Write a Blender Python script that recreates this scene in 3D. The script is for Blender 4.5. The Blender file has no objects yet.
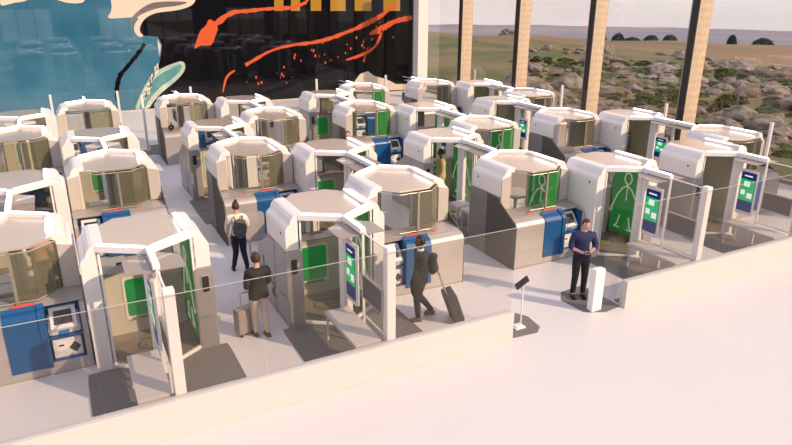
import bpy, bmesh, math, random
from math import sin, cos, pi, radians
from mathutils import Vector, Matrix, noise

C = bpy.context.scene
COL = C.collection
random.seed(7)

# ------------------------------------------------------------------ camera
F_PX, PITCH, ROLL, YAW = 646.9, 0.3416, -0.0039, 0.4825
cam_data = bpy.data.cameras.new('camera')
cam = bpy.data.objects.new('camera', cam_data)
COL.objects.link(cam)
cam_data.sensor_width = 36.0
cam_data.lens = F_PX / 792 * 36
cam_data.clip_end = 20000
hd = Vector((sin(YAW), cos(YAW), 0))
rt = Vector((cos(YAW), -sin(YAW), 0))
fwd = hd * cos(PITCH) + Vector((0, 0, -sin(PITCH)))
upv = hd * sin(PITCH) + Vector((0, 0, cos(PITCH)))
cx_ = rt * cos(ROLL) - upv * sin(ROLL)
cy_ = rt * sin(ROLL) + upv * cos(ROLL)
cam.matrix_world = Matrix.Translation((-0.962, -11.478, 6.18)) @ Matrix((cx_, cy_, -fwd)).transposed().to_4x4()
C.camera = cam

# ------------------------------------------------------------------ sky, sun, exposure
world = bpy.data.worlds.new('sky')
C.world = world
world.use_nodes = True
wn = world.node_tree.nodes
wl = world.node_tree.links
bg = wn['Background']
tc = wn.new('ShaderNodeTexCoord')
sep = wn.new('ShaderNodeSeparateXYZ')
mr = wn.new('ShaderNodeMapRange')
mr.inputs['From Min'].default_value = -0.2
mr.inputs['From Max'].default_value = 1.0
rp = wn.new('ShaderNodeValToRGB')
els = rp.color_ramp.elements
els[0].position = 0.0
els[0].color = (0.42, 0.33, 0.27, 1)
els[1].position = 1.0
els[1].color = (0.62, 0.62, 0.82, 1)
for p_, c_ in ((0.09, (0.50, 0.42, 0.38, 1)), (0.112, (0.62, 0.56, 0.60, 1)), (0.132, (0.84, 0.75, 0.74, 1)), (0.30, (0.95, 0.84, 0.81, 1)), (0.6, (0.80, 0.76, 0.88, 1))):
    e_ = els.new(p_)
    e_.color = c_
wl.new(tc.outputs['Generated'], sep.inputs[0])
wl.new(sep.outputs['Z'], mr.inputs['Value'])
wl.new(mr.outputs[0], rp.inputs['Fac'])
cl = wn.new('ShaderNodeTexNoise')
cl.inputs['Scale'].default_value = 3.0
cl.inputs['Detail'].default_value = 5
mpg = wn.new('ShaderNodeMapping')
mpg.inputs['Scale'].default_value = (1, 1, 6)
wl.new(tc.outputs['Generated'], mpg.inputs[0])
wl.new(mpg.outputs[0], cl.inputs['Vector'])
mx = wn.new('ShaderNodeMix')
mx.data_type = 'RGBA'
mx.inputs[0].default_value = 0.12
wl.new(rp.outputs[0], mx.inputs['A'])
cr = wn.new('ShaderNodeValToRGB')
cr.color_ramp.elements[0].position = 0.4
cr.color_ramp.elements[0].color = (0.45, 0.42, 0.5, 1)
cr.color_ramp.elements[1].position = 0.65
cr.color_ramp.elements[1].color = (1.2, 1.1, 1.05, 1)
wl.new(cl.outputs[0], cr.inputs[0])
wl.new(cr.outputs[0], mx.inputs['B'])
wl.new(mx.outputs['Result'], bg.inputs['Color'])
bg.inputs['Strength'].default_value = 1.05

SUN_EL = radians(29)
sun_dir = Vector((0.62 * cos(SUN_EL), -0.785 * cos(SUN_EL), sin(SUN_EL)))
sd = bpy.data.lights.new('sun', 'SUN')
sd.energy = 4.4
sd.color = (1.0, 0.74, 0.48)
sd.angle = radians(0.8)
sun = bpy.data.objects.new('sun', sd)
COL.objects.link(sun)
sun.rotation_euler = sun_dir.to_track_quat('Z', 'Y').to_euler()

C.view_settings.view_transform = 'Standard'
C.view_settings.look = 'None'
C.view_settings.exposure = 0.0
C.view_settings.gamma = 1
C.view_settings.use_curve_mapping = False
C.cycles.transparent_max_bounces = 40
C.cycles.max_bounces = 10

# ------------------------------------------------------------------ materials
MATS = {}

def mat(name, col, rough=0.5, metal=0.0, emit=0, ecol=None, coat=0.0, spec=0.5, noise_=None, bump=None, stretch=None):
    if name in MATS:
        return MATS[name]
    m = bpy.data.materials.new(name)
    m.use_nodes = True
    n = m.node_tree.nodes
    l = m.node_tree.links
    b = n['Principled BSDF']
    b.inputs['Base Color'].default_value = (*col, 1)
    b.inputs['Roughness'].default_value = rough
    b.inputs['Metallic'].default_value = metal
    b.inputs['Specular IOR Level'].default_value = spec
    b.inputs['Coat Weight'].default_value = coat
    b.inputs['Coat Roughness'].default_value = 0.06
    if emit:
        b.inputs['Emission Color'].default_value = (*(ecol or col), 1)
        b.inputs['Emission Strength'].default_value = emit
    if noise_ or bump:
        t = n.new('ShaderNodeTexCoord')
        mp_ = n.new('ShaderNodeMapping')
        if stretch:
            mp_.inputs['Scale'].default_value = stretch
        l.new(t.outputs['Object'], mp_.inputs[0])
        x = n.new('ShaderNodeTexNoise')
        l.new(mp_.outputs[0], x.inputs['Vector'])
        x.inputs['Detail'].default_value = 6
        x.inputs['Scale'].default_value = (noise_ or bump)[0]
        if noise_:
            r = n.new('ShaderNodeValToRGB')
            r.color_ramp.elements[0].position = 0.35
            r.color_ramp.elements[1].position = 0.65
            r.color_ramp.elements[0].color = (*col, 1)
            r.color_ramp.elements[1].color = (*noise_[1], 1)
            l.new(x.outputs[0], r.inputs[0])
            l.new(r.outputs[0], b.inputs['Base Color'])
        if bump:
            bp_ = n.new('ShaderNodeBump')
            bp_.inputs['Strength'].default_value = bump[1]
            l.new(x.outputs[0], bp_.inputs['Height'])
            l.new(bp_.outputs[0], b.inputs['Normal'])
    MATS[name] = m
    return m

def glass(name, tint, refl=0.10, rough=0.02, haze=0.0, hcol=(0.8, 0.8, 0.8)):
    m = bpy.data.materials.new(name)
    m.use_nodes = True
    n = m.node_tree.nodes
    l = m.node_tree.links
    n.remove(n['Principled BSDF'])
    out = n['Material Output']
    tr = n.new('ShaderNodeBsdfTransparent')
    tr.inputs[0].default_value = (*tint, 1)
    gl = n.new('ShaderNodeBsdfGlossy')
    gl.inputs['Roughness'].default_value = rough
    fr = n.new('ShaderNodeFresnel')
    fr.inputs[0].default_value = 1.45
    ml = n.new('ShaderNodeMath')
    ml.operation = 'MULTIPLY'
    ml.inputs[1].default_value = refl * 10
    geo = n.new('ShaderNodeNewGeometry')
    inv = n.new('ShaderNodeMath')
    inv.operation = 'SUBTRACT'
    inv.inputs[0].default_value = 1.0
    l.new(geo.outputs['Backfacing'], inv.inputs[1])
    fm_ = n.new('ShaderNodeMath')
    fm_.operation = 'MULTIPLY'
    l.new(fr.outputs[0], fm_.inputs[0])
    l.new(inv.outputs[0], fm_.inputs[1])
    l.new(fm_.outputs[0], ml.inputs[0])
    a = n.new('ShaderNodeMixShader')
    l.new(ml.outputs[0], a.inputs[0])
    l.new(tr.outputs[0], a.inputs[1])
    l.new(gl.outputs[0], a.inputs[2])
    last = a
    if haze:
        df = n.new('ShaderNodeBsdfDiffuse')
        df.inputs[0].default_value = (*hcol, 1)
        h = n.new('ShaderNodeMixShader')
        h.inputs[0].default_value = haze
        l.new(a.outputs[0], h.inputs[1])
        l.new(df.outputs[0], h.inputs[2])
        last = h
    l.new(last.outputs[0], out.inputs[0])
    MATS[name] = m
    return m

WHITE = mat('white_shell', (0.80, 0.77, 0.76), 0.38)
FRAME = mat('white_frame', (0.84, 0.82, 0.82), 0.35)
BAR = mat('light_bar', (0.95, 0.95, 0.98), 0.3, emit=3.0, ecol=(0.95, 0.96, 1.0))
ROOF = mat('satin_roof', (0.76, 0.63, 0.505), 0.27, metal=0.68)
STONE = mat('terrazzo_grey', (0.17, 0.165, 0.16), 0.55, spec=0.3, noise_=(45, (0.28, 0.27, 0.265)))
STEEL = mat('brushed_grey', (0.42, 0.40, 0.395), 0.34, metal=0.5)
TAUPE = mat('taupe_panel', (0.50, 0.455, 0.42), 0.45)
SHELL = mat('conveyor_shell', (0.47, 0.435, 0.41), 0.36, metal=0.35)
BLUE = mat('blue_panel', (0.008, 0.082, 0.24), 0.32)
NAVY = mat('navy_niche', (0.008, 0.035, 0.16), 0.4)
GREEN = mat('green_panel', (0.006, 0.24, 0.05), 0.35, emit=0.22, ecol=(0.006, 0.30, 0.05))
LINE = mat('pale_line', (0.72, 0.74, 0.60), 0.5, emit=0.25)
DARK = mat('dark_screen', (0.035, 0.033, 0.035), 0.25)
GREYP = mat('dark_grey_fabric', (0.115, 0.105, 0.10), 0.8)
RED = mat('red_strip', (0.75, 0.09, 0.06), 0.4, emit=0.12)
FLOORP = mat('pod_floor', (0.26, 0.22, 0.19), 0.4, noise_=(5, (0.34, 0.29, 0.24)))
MATG = mat('dark_floor_mat', (0.165, 0.155, 0.15), 0.55, noise_=(14, (0.19, 0.18, 0.17)))
SILVER = mat('silver_rim', (0.50, 0.47, 0.43), 0.45, metal=0.5)
GLASS_CLEAR = glass('clear_glass', (0.94, 0.94, 0.92), 0.13)
GLASS_OLIVE = glass('olive_glass', (0.70, 0.69, 0.58), 0.12, haze=0.17, hcol=(0.40, 0.385, 0.30))
SCANO = mat('olive_scan_wall', (0.42, 0.41, 0.32), 0.3)
GLASS_GREEN = glass('green_tinted_glass', (0.45, 0.80, 0.52), 0.08, haze=0.25, hcol=(0.10, 0.42, 0.14))
GLASS_DARK = glass('smoked_glass', (0.42, 0.40, 0.39), 0.12, haze=0.2, hcol=(0.2, 0.19, 0.18))
GLASS_FENCE = glass('fence_glass', (0.94, 0.93, 0.925), 0.07, haze=0.004, hcol=(0.75, 0.68, 0.64))
FROST = glass('frosted_glass', (0.80, 0.79, 0.78), 0.1, haze=0.4, hcol=(0.62, 0.58, 0.56))
GLASS_REAR = glass('rear_fence_glass', (0.985, 0.98, 0.975), 0.06)
GLASS_FACADE = glass('facade_glass', (0.985, 0.975, 0.965), 0.14, haze=0.0)
CANOPY = glass('bronze_canopy', (0.42, 0.38, 0.35), 0.16, rough=0.12, haze=0.5, hcol=(0.55, 0.48, 0.43))

# ------------------------------------------------------------------ mesh helpers
class MB:
    def __init__(self):
        self.bm = bmesh.new()

    def box(self, x0, x1, y0, y1, z0, z1, bev=0.0, M=None):
        b = bmesh.new() if (bev or M) else self.bm
        vs = [b.verts.new((x, y, z)) for z in (z0, z1) for x, y in ((x0, y0), (x1, y0), (x1, y1), (x0, y1))]
        for f in ((0, 3, 2, 1), (4, 5, 6, 7), (0, 1, 5, 4), (1, 2, 6, 5), (2, 3, 7, 6), (3, 0, 4, 7)):
            b.faces.new([vs[i] for i in f])
        if b is not self.bm:
            if bev:
                bmesh.ops.bevel(b, geom=list(b.edges), offset=bev, segments=2, affect='EDGES', profile=0.6)
            self._merge(b, M)
        return self

    def _merge(self, b, M=None):
        if M is not None:
            b.transform(M)
        me = bpy.data.meshes.new('tmp')
        b.to_mesh(me)
        b.free()
        self.bm.from_mesh(me)
        bpy.data.meshes.remove(me)

    def prism(self, pts, a0, a1, axis='z', M=None):
        """closed outline pts extruded a0..a1 along axis; pts are the two other coordinates in order"""
        def P(p, a):
            return {'z': (p[0], p[1], a), 'x': (a, p[0], p[1]), 'y': (p[0], a, p[1])}[axis]
        b = bmesh.new()
        lo = [b.verts.new(P(p, a0)) for p in pts]
        hi = [b.verts.new(P(p, a1)) for p in pts]
        n = len(pts)
        b.faces.new(lo[::-1])
        b.faces.new(hi)
        for i in range(n):
            b.faces.new((lo[i], lo[(i + 1) % n], hi[(i + 1) % n], hi[i]))
        b.normal_update()
        bmesh.ops.triangulate(b, faces=[f for f in b.faces if len(f.verts) > 4])
        self._merge(b, M)
        return self

    def ring(self, outer, inner, z0, z1):
        """closed band between two outlines with equal counts"""
        b = self.bm
        n = len(outer)
        V = [[b.verts.new((p[0], p[1], z)) for p in L] for L, z in ((outer, z0), (inner, z0), (outer, z1), (inner, z1))]
        for i in range(n):
            j = (i + 1) % n
            b.faces.new((V[0][i], V[0][j], V[2][j], V[2][i]))
            b.faces.new((V[1][j], V[1][i], V[3][i], V[3][j]))
            b.faces.new((V[2][i], V[2][j], V[3][j], V[3][i]))
            b.faces.new((V[0][j], V[0][i], V[1][i], V[1][j]))
        return self

    def slab(self, p, q, z0, z1, th):
        """upright plate from plan point p to q"""
        p = Vector((p[0], p[1], 0))
        q = Vector((q[0], q[1], 0))
        d_ = (q - p).normalized()
        nrm = Vector((-d_.y, d_.x, 0)) * th / 2
        b = self.bm
        vs = []
        for z in (z0, z1):
            for v in (p - nrm, q - nrm, q + nrm, p + nrm):
                vs.append(b.verts.new((v.x, v.y, z)))
        for f in ((0, 3, 2, 1), (4, 5, 6, 7), (0, 1, 5, 4), (1, 2, 6, 5), (2, 3, 7, 6), (3, 0, 4, 7)):
            b.faces.new([vs[i] for i in f])
        return self

    def tube(self, pts, rad, seg=8, caps=True):
        b = self.bm
        pts = [Vector(p) for p in pts]
        rs = rad if isinstance(rad, (list, tuple)) else [rad] * len(pts)
        rings = []
        for i, p in enumerate(pts):
            t = (pts[min(i + 1, len(pts) - 1)] - pts[max(i - 1, 0)]).normalized()
            a = t.cross(Vector((0, 0, 1)) if abs(t.z) < 0.9 else Vector((1, 0, 0))).normalized()
            c = t.cross(a)
            rings.append([b.verts.new(p + (a * cos(2 * pi * k / seg) + c * sin(2 * pi * k / seg)) * rs[i]) for k in range(seg)])
        for r0, r1 in zip(rings, rings[1:]):
            for k in range(seg):
                b.faces.new((r0[k], r0[(k + 1) % seg], r1[(k + 1) % seg], r1[k]))
        if caps:
            b.faces.new(rings[0][::-1])
            b.faces.new(rings[-1])
        return self

    def ball(self, c, r, sub=2, M=None):
        b = bmesh.new()
        bmesh.ops.create_icosphere(b, subdivisions=sub, radius=1)
        rr = r if isinstance(r, (tuple, list)) else (r, r, r)
        for v in b.verts:
            v.co = Vector((v.co.x * rr[0], v.co.y * rr[1], v.co.z * rr[2]))
        if M is not None:
            b.transform(M)
        b.transform(Matrix.Translation(c))
        self._merge(b)
        return self

    def build(self, name, material, parent=None, flip=1, smooth=False, bev=0.0):
        bm = self.bm
        if flip == -1:
            for v in bm.verts:
                v.co.y = -v.co.y
        bmesh.ops.recalc_face_normals(bm, faces=list(bm.faces))
        if bev:
            sharp = [e for e in bm.edges if len(e.link_faces) == 2 and e.calc_face_angle(0) > 0.5]
            bmesh.ops.bevel(bm, geom=sharp, offset=bev, segments=2, affect='EDGES', profile=0.6, clamp_overlap=True)
        me = bpy.data.meshes.new(name)
        bm.to_mesh(me)
        bm.free()
        if smooth:
            for p in me.polygons:
                p.use_smooth = True
        if isinstance(material, (list, tuple)):
            for m_ in material:
                me.materials.append(m_)
        else:
            me.materials.append(material)
        o = bpy.data.objects.new(name, me)
        COL.objects.link(o)
        if parent is not None:
            o.parent = parent
        return o

def tag(o, label=None, cat=None, group=None, kind=None):
    if label:
        o['label'] = label
    if cat:
        o['category'] = cat
    if group:
        o['group'] = group
    if kind:
        o['kind'] = kind
    return o

def empty(name, loc, rz=0.0):
    o = bpy.data.objects.new(name, None)
    o.empty_display_size = 0.3
    o.location = loc
    o.rotation_euler = (0, 0, rz)
    COL.objects.link(o)
    return o

def copy_tree(o, parent=None):
    kids = [k for k in bpy.data.objects if k.parent == o]
    c = o.copy()
    COL.objects.link(c)
    c.parent = parent
    for k in kids:
        copy_tree(k, c)
    return c

def struct(o):
    o['kind'] = 'structure'
    return o

# ------------------------------------------------------------------ the room
FLOOR = mat('polished_floor', (0.675, 0.655, 0.66), 0.42, spec=0.35, noise_=(0.25, (0.695, 0.675, 0.675)))
struct(MB().box(-45, 21.0, -45, 26.7, -0.3, 0.0).build('floor', FLOOR))
WALLP = mat('wall_paint', (0.62, 0.60, 0.58), 0.6)
struct(MB().box(-45, 21.4, 26.76, 27.1, -0.3, 9.0).build('wall_back', WALLP))

# wall behind the camera, with its window openings (seen as reflections in the mural)
wr = MB()
wins = [(-16.5, -11.5), (-10.5, -5.6), (-5.2, 0.0), (4.9, 9.8), (10.2, 15.8), (20, 25), (26, 31)]
wr.box(-45, 35, -22.4, -22, 0, 0.75).box(-45, 35, -22.4, -22, 4.3, 7.0)
xs = [-45] + [v for w_ in wins for v in w_] + [35]
for a_, b_ in zip(xs[0::2], xs[1::2]):
    wr.box(a_, b_, -22.4, -22, 0.75, 4.3)
struct(wr.build('wall_rear', mat('rear_wall_paint', (0.10, 0.11, 0.125), 0.7)))
for i_, (a_, b_) in enumerate(wins):
    w_ = MB()
    for k in range(4):
        xx = a_ + (b_ - a_) * k / 3
        w_.box(xx - 0.05, xx + 0.05, -22.3, -22.1, 0.75, 4.3)
    w_.box(a_, b_, -22.3, -22.1, 0.7, 0.8).box(a_, b_, -22.3, -22.1, 4.25, 4.35)
    struct(w_.build('window_%d' % (i_ + 10), mat('dark_mullion', (0.04, 0.04, 0.045), 0.5)))

# white column in the corner, facade pillars and panes
struct(MB().box(20.25, 20.95, 26.05, 26.7, 0, 9).build('trim_1', mat('column_white', (0.80, 0.77, 0.75), 0.5), bev=0.015))
PERF = mat('perforated_tan', (0.56, 0.43, 0.30), 0.55)
nt = PERF.node_tree
tcp = nt.nodes.new('ShaderNodeTexCoord')
mpp = nt.nodes.new('ShaderNodeMapping')
mpp.inputs['Scale'].default_value = (5.6, 5.6, 3.4)
br = nt.nodes.new('ShaderNodeTexVoronoi')
br.inputs['Scale'].default_value = 1.0
br.inputs['Randomness'].default_value = 0.25
rpp = nt.nodes.new('ShaderNodeValToRGB')
rpp.color_ramp.elements[0].color = (0.46, 0.35, 0.25, 1)
rpp.color_ramp.elements[1].color = (0.60, 0.49, 0.38, 1)
rpp.color_ramp.elements[0].position = 0.05
rpp.color_ramp.elements[1].position = 0.5
nt.links.new(tcp.outputs['Object'], mpp.inputs[0])
nt.links.new(mpp.outputs[0], br.inputs['Vector'])
nt.links.new(br.outputs['Distance'], rpp.inputs[0])
nt.links.new(rpp.outputs[0], nt.nodes['Principled BSDF'].inputs['Base Color'])
BLACKM = mat('black_edge', (0.02, 0.018, 0.016), 0.5)
ALU = mat('grey_mullion', (0.33, 0.30, 0.28), 0.4, metal=0.5)
pil_t = [21.77, 16.45, 11.13, 5.81, 0.49, -4.83]
for i_, t_ in enumerate(pil_t):
    r_ = empty('facade_pillar', (21.0, t_, 0))
    r_['kind'] = 'structure'
    r_.name = 'trim_%d' % (i_ + 2)
    MB().box(-0.30, 0.42, -0.13, 0.13, 0, 9).build('perforated_cladding', PERF, r_)
    MB().box(-0.36, -0.302, -0.13, 0.15, 0, 9).build('inner_edge', BLACKM, r_)
    MB().box(-0.33, -0.30, 0.15, 0.22, 0, 9).build('mullion_strip', ALU, r_)
for i_ in range(len(pil_t)):
    t1_ = 26.7 if i_ == 0 else pil_t[i_ - 1] - 0.14
    t0_ = pil_t[i_] + 0.14
    struct(MB().box(21.05, 21.07, t0_, t1_, 0.12, 9).build('window_%d' % (i_ + 1), GLASS_FACADE))
struct(MB().box(20.92, 21.2, -5, 26.7, 0, 0.12).build('baseboard_right', ALU))
# thin dark soffit line where the floor meets the mural
struct(MB().box(-45, 20.2, 26.64, 26.7, 0, 0.06).build('baseboard_back', mat('pale_skirting', (0.5, 0.47, 0.45), 0.5)))

# low white wall in front with the gate gap
WALLW = mat('low_wall_white', (0.61, 0.585, 0.58), 0.5)
struct(MB().box(-30, 5.98, -2.98, -2.82, 0, 0.60).build('wall_front', WALLW, bev=0.01))
struct(MB().box(8.86, 21.0, -2.98, -2.82, 0, 0.60).build('wall_gate', WALLW, bev=0.01))
struct(MB().box(-30, 5.9, -2.80, -2.58, 0.0, 0.012).box(8.95, 20.9, -2.80, -2.58, 0, 0.012).build('trim_20', mat('brown_channel', (0.24, 0.19, 0.165), 0.5)))

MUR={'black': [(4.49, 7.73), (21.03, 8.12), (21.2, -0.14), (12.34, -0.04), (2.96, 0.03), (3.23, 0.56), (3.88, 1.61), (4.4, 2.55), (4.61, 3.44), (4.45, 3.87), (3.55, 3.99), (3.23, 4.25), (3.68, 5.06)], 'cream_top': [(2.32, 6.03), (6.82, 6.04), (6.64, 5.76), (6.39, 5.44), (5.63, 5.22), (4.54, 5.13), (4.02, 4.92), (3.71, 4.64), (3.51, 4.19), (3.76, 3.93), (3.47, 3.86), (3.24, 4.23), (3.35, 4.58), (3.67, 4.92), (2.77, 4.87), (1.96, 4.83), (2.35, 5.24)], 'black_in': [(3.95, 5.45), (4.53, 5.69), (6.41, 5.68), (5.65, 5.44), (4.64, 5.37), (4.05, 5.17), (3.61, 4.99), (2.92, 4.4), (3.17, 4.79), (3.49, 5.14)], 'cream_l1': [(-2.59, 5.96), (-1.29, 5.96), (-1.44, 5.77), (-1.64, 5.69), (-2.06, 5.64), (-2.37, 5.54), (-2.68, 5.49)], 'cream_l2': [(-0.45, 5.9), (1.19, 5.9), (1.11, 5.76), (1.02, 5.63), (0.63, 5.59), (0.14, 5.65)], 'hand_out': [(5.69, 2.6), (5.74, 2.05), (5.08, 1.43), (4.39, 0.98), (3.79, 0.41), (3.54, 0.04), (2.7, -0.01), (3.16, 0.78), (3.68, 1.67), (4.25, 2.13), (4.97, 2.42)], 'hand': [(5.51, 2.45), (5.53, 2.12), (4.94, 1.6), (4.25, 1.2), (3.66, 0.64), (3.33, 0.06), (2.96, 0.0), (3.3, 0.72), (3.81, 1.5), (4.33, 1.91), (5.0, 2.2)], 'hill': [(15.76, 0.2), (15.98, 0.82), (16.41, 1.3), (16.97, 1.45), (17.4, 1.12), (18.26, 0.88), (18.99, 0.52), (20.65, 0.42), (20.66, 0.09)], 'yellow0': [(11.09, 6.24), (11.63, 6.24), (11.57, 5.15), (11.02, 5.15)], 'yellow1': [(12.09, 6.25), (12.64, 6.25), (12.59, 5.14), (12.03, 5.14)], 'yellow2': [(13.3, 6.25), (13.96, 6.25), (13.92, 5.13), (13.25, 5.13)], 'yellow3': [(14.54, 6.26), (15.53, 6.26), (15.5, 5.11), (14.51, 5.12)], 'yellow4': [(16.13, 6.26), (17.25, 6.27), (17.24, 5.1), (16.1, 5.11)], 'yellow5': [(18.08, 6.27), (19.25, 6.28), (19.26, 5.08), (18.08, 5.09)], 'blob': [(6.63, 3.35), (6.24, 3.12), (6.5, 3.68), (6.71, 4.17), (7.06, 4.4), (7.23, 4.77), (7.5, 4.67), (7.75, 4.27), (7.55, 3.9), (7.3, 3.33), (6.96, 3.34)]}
STR={'a': ([(7.39, 4.31), (8.46, 5.03), (9.51, 5.16), (10.58, 5.26), (12.04, 5.33), (12.89, 5.58), (13.19, 5.91)], [20, 14, 12, 10, 12, 10, 4]), 'b': ([(9.11, 2.17), (10.61, 2.89), (11.93, 3.19), (13.86, 3.4), (15.88, 3.97), (17.12, 4.45), (17.97, 4.84), (19.04, 5.56)], [12, 8, 9, 12, 12, 18, 14, 8]), 'c': ([(17.12, 3.73), (17.97, 4.02), (18.83, 4.43), (20.14, 4.67)], [10, 24, 16, 18]), 'd': ([(7.67, 0.69), (7.97, 1.54), (8.47, 1.91)], [4, 8, 5]), 'e': ([(15.47, 2.2), (16.68, 2.52), (17.43, 2.92), (17.75, 3.38), (18.01, 3.93)], [6, 12, 8, 10, 5]), 'f': ([(16.67, 2.02), (16.79, 2.48)], [8, 4]), 'k': ([(3.74, 3.52), (3.21, 2.91), (2.74, 2.41), (2.28, 1.91), (2.05, 1.28), (1.96, 0.59)], [10, 11, 11, 12, 12, 8])}

# ------------------------------------------------------------------ mural on the back wall
def glossy(name, col, noise_=None, spec=0.9):
    return mat(name, col, 0.03, coat=0.0, spec=spec, noise_=noise_)
MUR_BLUE = glossy('mural_blue', (0.024, 0.115, 0.20), (0.35, (0.05, 0.17, 0.26)))
MUR_BLACK = glossy('mural_black', (0.004, 0.004, 0.006), spec=0.4)
MUR_CREAM = mat('mural_cream', (0.62, 0.54, 0.45), 0.3)
MUR_PALE = glossy('mural_pale', (0.55, 0.60, 0.50), (1.5, (0.30, 0.42, 0.38)))
MUR_TEAL = glossy('mural_teal', (0.05, 0.20, 0.27), (1.2, (0.12, 0.32, 0.30)))
MUR_ORANGE = mat('mural_orange', (0.55, 0.085, 0.02), 0.3)
REFL_YELLOW = glossy('painted_reflection_yellow', (0.36, 0.20, 0.02))
mural = empty('wall_mural', (-6, 26.70, 0))
tag(mural, 'huge glossy painted mural with blue field, black field and orange splashes behind all the pods', 'mural')
WX, WY = -6, 26.70

def soft(pts, n=2):
    for _ in range(n):
        o = []
        for a, b in zip(pts, pts[1:] + pts[:1]):
            o.append((a[0] * 0.75 + b[0] * 0.25, a[1] * 0.75 + b[1] * 0.25))
            o.append((a[0] * 0.25 + b[0] * 0.75, a[1] * 0.25 + b[1] * 0.75))
        pts = o
    return pts

def flat(name, pts, layer, m):
    t = 0.004
    mb = MB()
    mb.prism([(x - WX, z) for x, z in pts], -0.008 - layer * t, -0.004 - (layer - 1) * t, 'y')
    return mb.build(name, m, mural)

def stroke(pts, wid, layer, m, name='splash_stroke'):
    P_ = [Vector((x, z)) for x, z in pts]
    L, R_ = [], []
    dense = []
    for i in range(len(P_) - 1):
        p0, p1, p2, p3 = P_[max(i - 1, 0)], P_[i], P_[i + 1], P_[min(i + 2, len(P_) - 1)]
        for k in range(8):
            f = k / 8
            c_ = 0.5 * ((2 * p1) + (p2 - p0) * f + (2 * p0 - 5 * p1 + 4 * p2 - p3) * f * f + (3 * p1 - p0 - 3 * p2 + p3) * f ** 3)
            dense.append((c_, (wid[i] * (1 - f) + wid[i + 1] * f)))
    dense.append((P_[-1], wid[-1]))
    rr = random.Random(int(abs(pts[0][0] * 100)))
    for i, (p, w_) in enumerate(dense):
        a = dense[max(i - 1, 0)][0]
        b = dense[min(i + 1, len(dense) - 1)][0]
        d_ = (b - a).normalized()
        n_ = Vector((-d_.y, d_.x))
        hw = w_ * 0.0087 * rr.uniform(0.8, 1.2)
        L.append(p + n_ * hw)
        R_.append(p - n_ * hw * rr.uniform(0.8, 1.2))
    out = [(v.x, v.y) for v in L] + [(v.x, v.y) for v in reversed(R_)]
    return flat(name, out, layer, m)

MB().box(-39 , 10.4, -0.008, -0.0005, 0.05, 9).build('blue_field', MUR_BLUE, mural)
flat('black_field', [(4.45, 9)] + [(26.2 - 0.02 if False else 20.2, 9), (20.2, 0.06), (12.3, 0.06), (3.0, 0.06)] + MUR['black'][5:], 2, MUR_BLACK)
flat('cream_swirl', soft(MUR['cream_top']), 3, MUR_CREAM)
flat('inner_brown', soft(MUR['black_in']), 4, glossy('mural_brown', (0.16, 0.13, 0.13)))
flat('cream_swirl', soft(MUR['cream_l1']), 3, MUR_CREAM)
flat('cream_swirl', soft(MUR['cream_l2']), 3, MUR_CREAM)
flat('hand_outline', soft(MUR['hand_out']), 3, MUR_PALE)
flat('teal_hand', soft(MUR['hand']), 4, MUR_TEAL)
flat('cream_hill', MUR['hill'], 3, MUR_CREAM)
for k in range(6):  # reflections of lit windows, painted onto the mural as flat yellow shapes
    flat('window_reflection', MUR['yellow%d' % k], 3, REFL_YELLOW)
flat('orange_blob', soft(MUR['blob']), 3, MUR_ORANGE)
for k in 'abcdef':
    stroke(STR[k][0], STR[k][1], 4, MUR_ORANGE)
stroke(STR['k'][0], STR['k'][1], 3, MUR_BLACK, 'black_stroke')
rr = random.Random(3)
dots = MB()
for k in range(46):
    x = rr.uniform(9, 19)
    z = rr.uniform(0.9, 3.6)
    z = 1.2 + (x - 8) * 0.22 + rr.gauss(0, 0.55)
    a = rr.uniform(0.02, 0.07)
    dots.prism([(x - WX + a * cos(q) * rr.uniform(0.7, 1.2), z + 1.6 * a * sin(q)) for q in [2 * pi * j / 7 for j in range(7)]], -0.028, -0.018, 'y')
dots.build('orange_drops', MUR_ORANGE, mural)
streaks = MB()
for k in range(34):
    x = 2.9 + rr.uniform(-0.3, 1.2) + k * 0.03
    z = 0.5 + k * 0.08 + rr.uniform(-0.3, 0.3)
    x = 3.25 + 0.028 * k + rr.uniform(-0.12, 0.12)
    z = 0.4 + 0.09 * k * 0.6 + rr.uniform(-0.1, 0.1)
    streaks.prism([(x - WX, z), (x - WX + 0.05, z + 0.02), (x - WX + 0.12, z + 0.26), (x - WX + 0.03, z + 0.22)], -0.028, -0.018, 'y')
streaks.build('pale_flecks', mat('mural_fleck', (0.70, 0.72, 0.60), 0.3), mural)

# ------------------------------------------------------------------ the screening pods
# local frame: entry on -y, bag conveyor on +y (flipped for pods that turn their conveyor to the viewer)
HT = 2.26
HEX = [(0, -1.0), (0.74, -0.5), (0.74, 0.58), (0.36, 0.93), (-0.38, 0.93), (-0.74, 0.5), (-0.74, -0.5)]

def rrect(x0, x1, z0, z1, r, n=4):
    o = []
    for cx0, cz0, a0 in ((x1 - r, z1 - r, 0), (x0 + r, z1 - r, 90), (x0 + r, z0 + r, 180), (x1 - r, z0 + r, 270)):
        for k in range(n + 1):
            a = radians(a0 + 90 * k / n)
            o.append((cx0 + r * cos(a), cz0 + r * sin(a)))
    return o

def housing_profile(y_in=0.96, y_out=1.3):
    pr = [(y_in, 0.0), (y_out - 0.02, 0.0), (y_out, 0.05), (y_out, 1.02)]
    for k in range(1, 7):
        a = radians(90 * k / 6)
        pr.append((y_out - 0.17 + 0.17 * cos(a), 1.02 + 0.17 * sin(a)))
    pr += [(y_in, 1.24)]
    return pr

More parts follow.
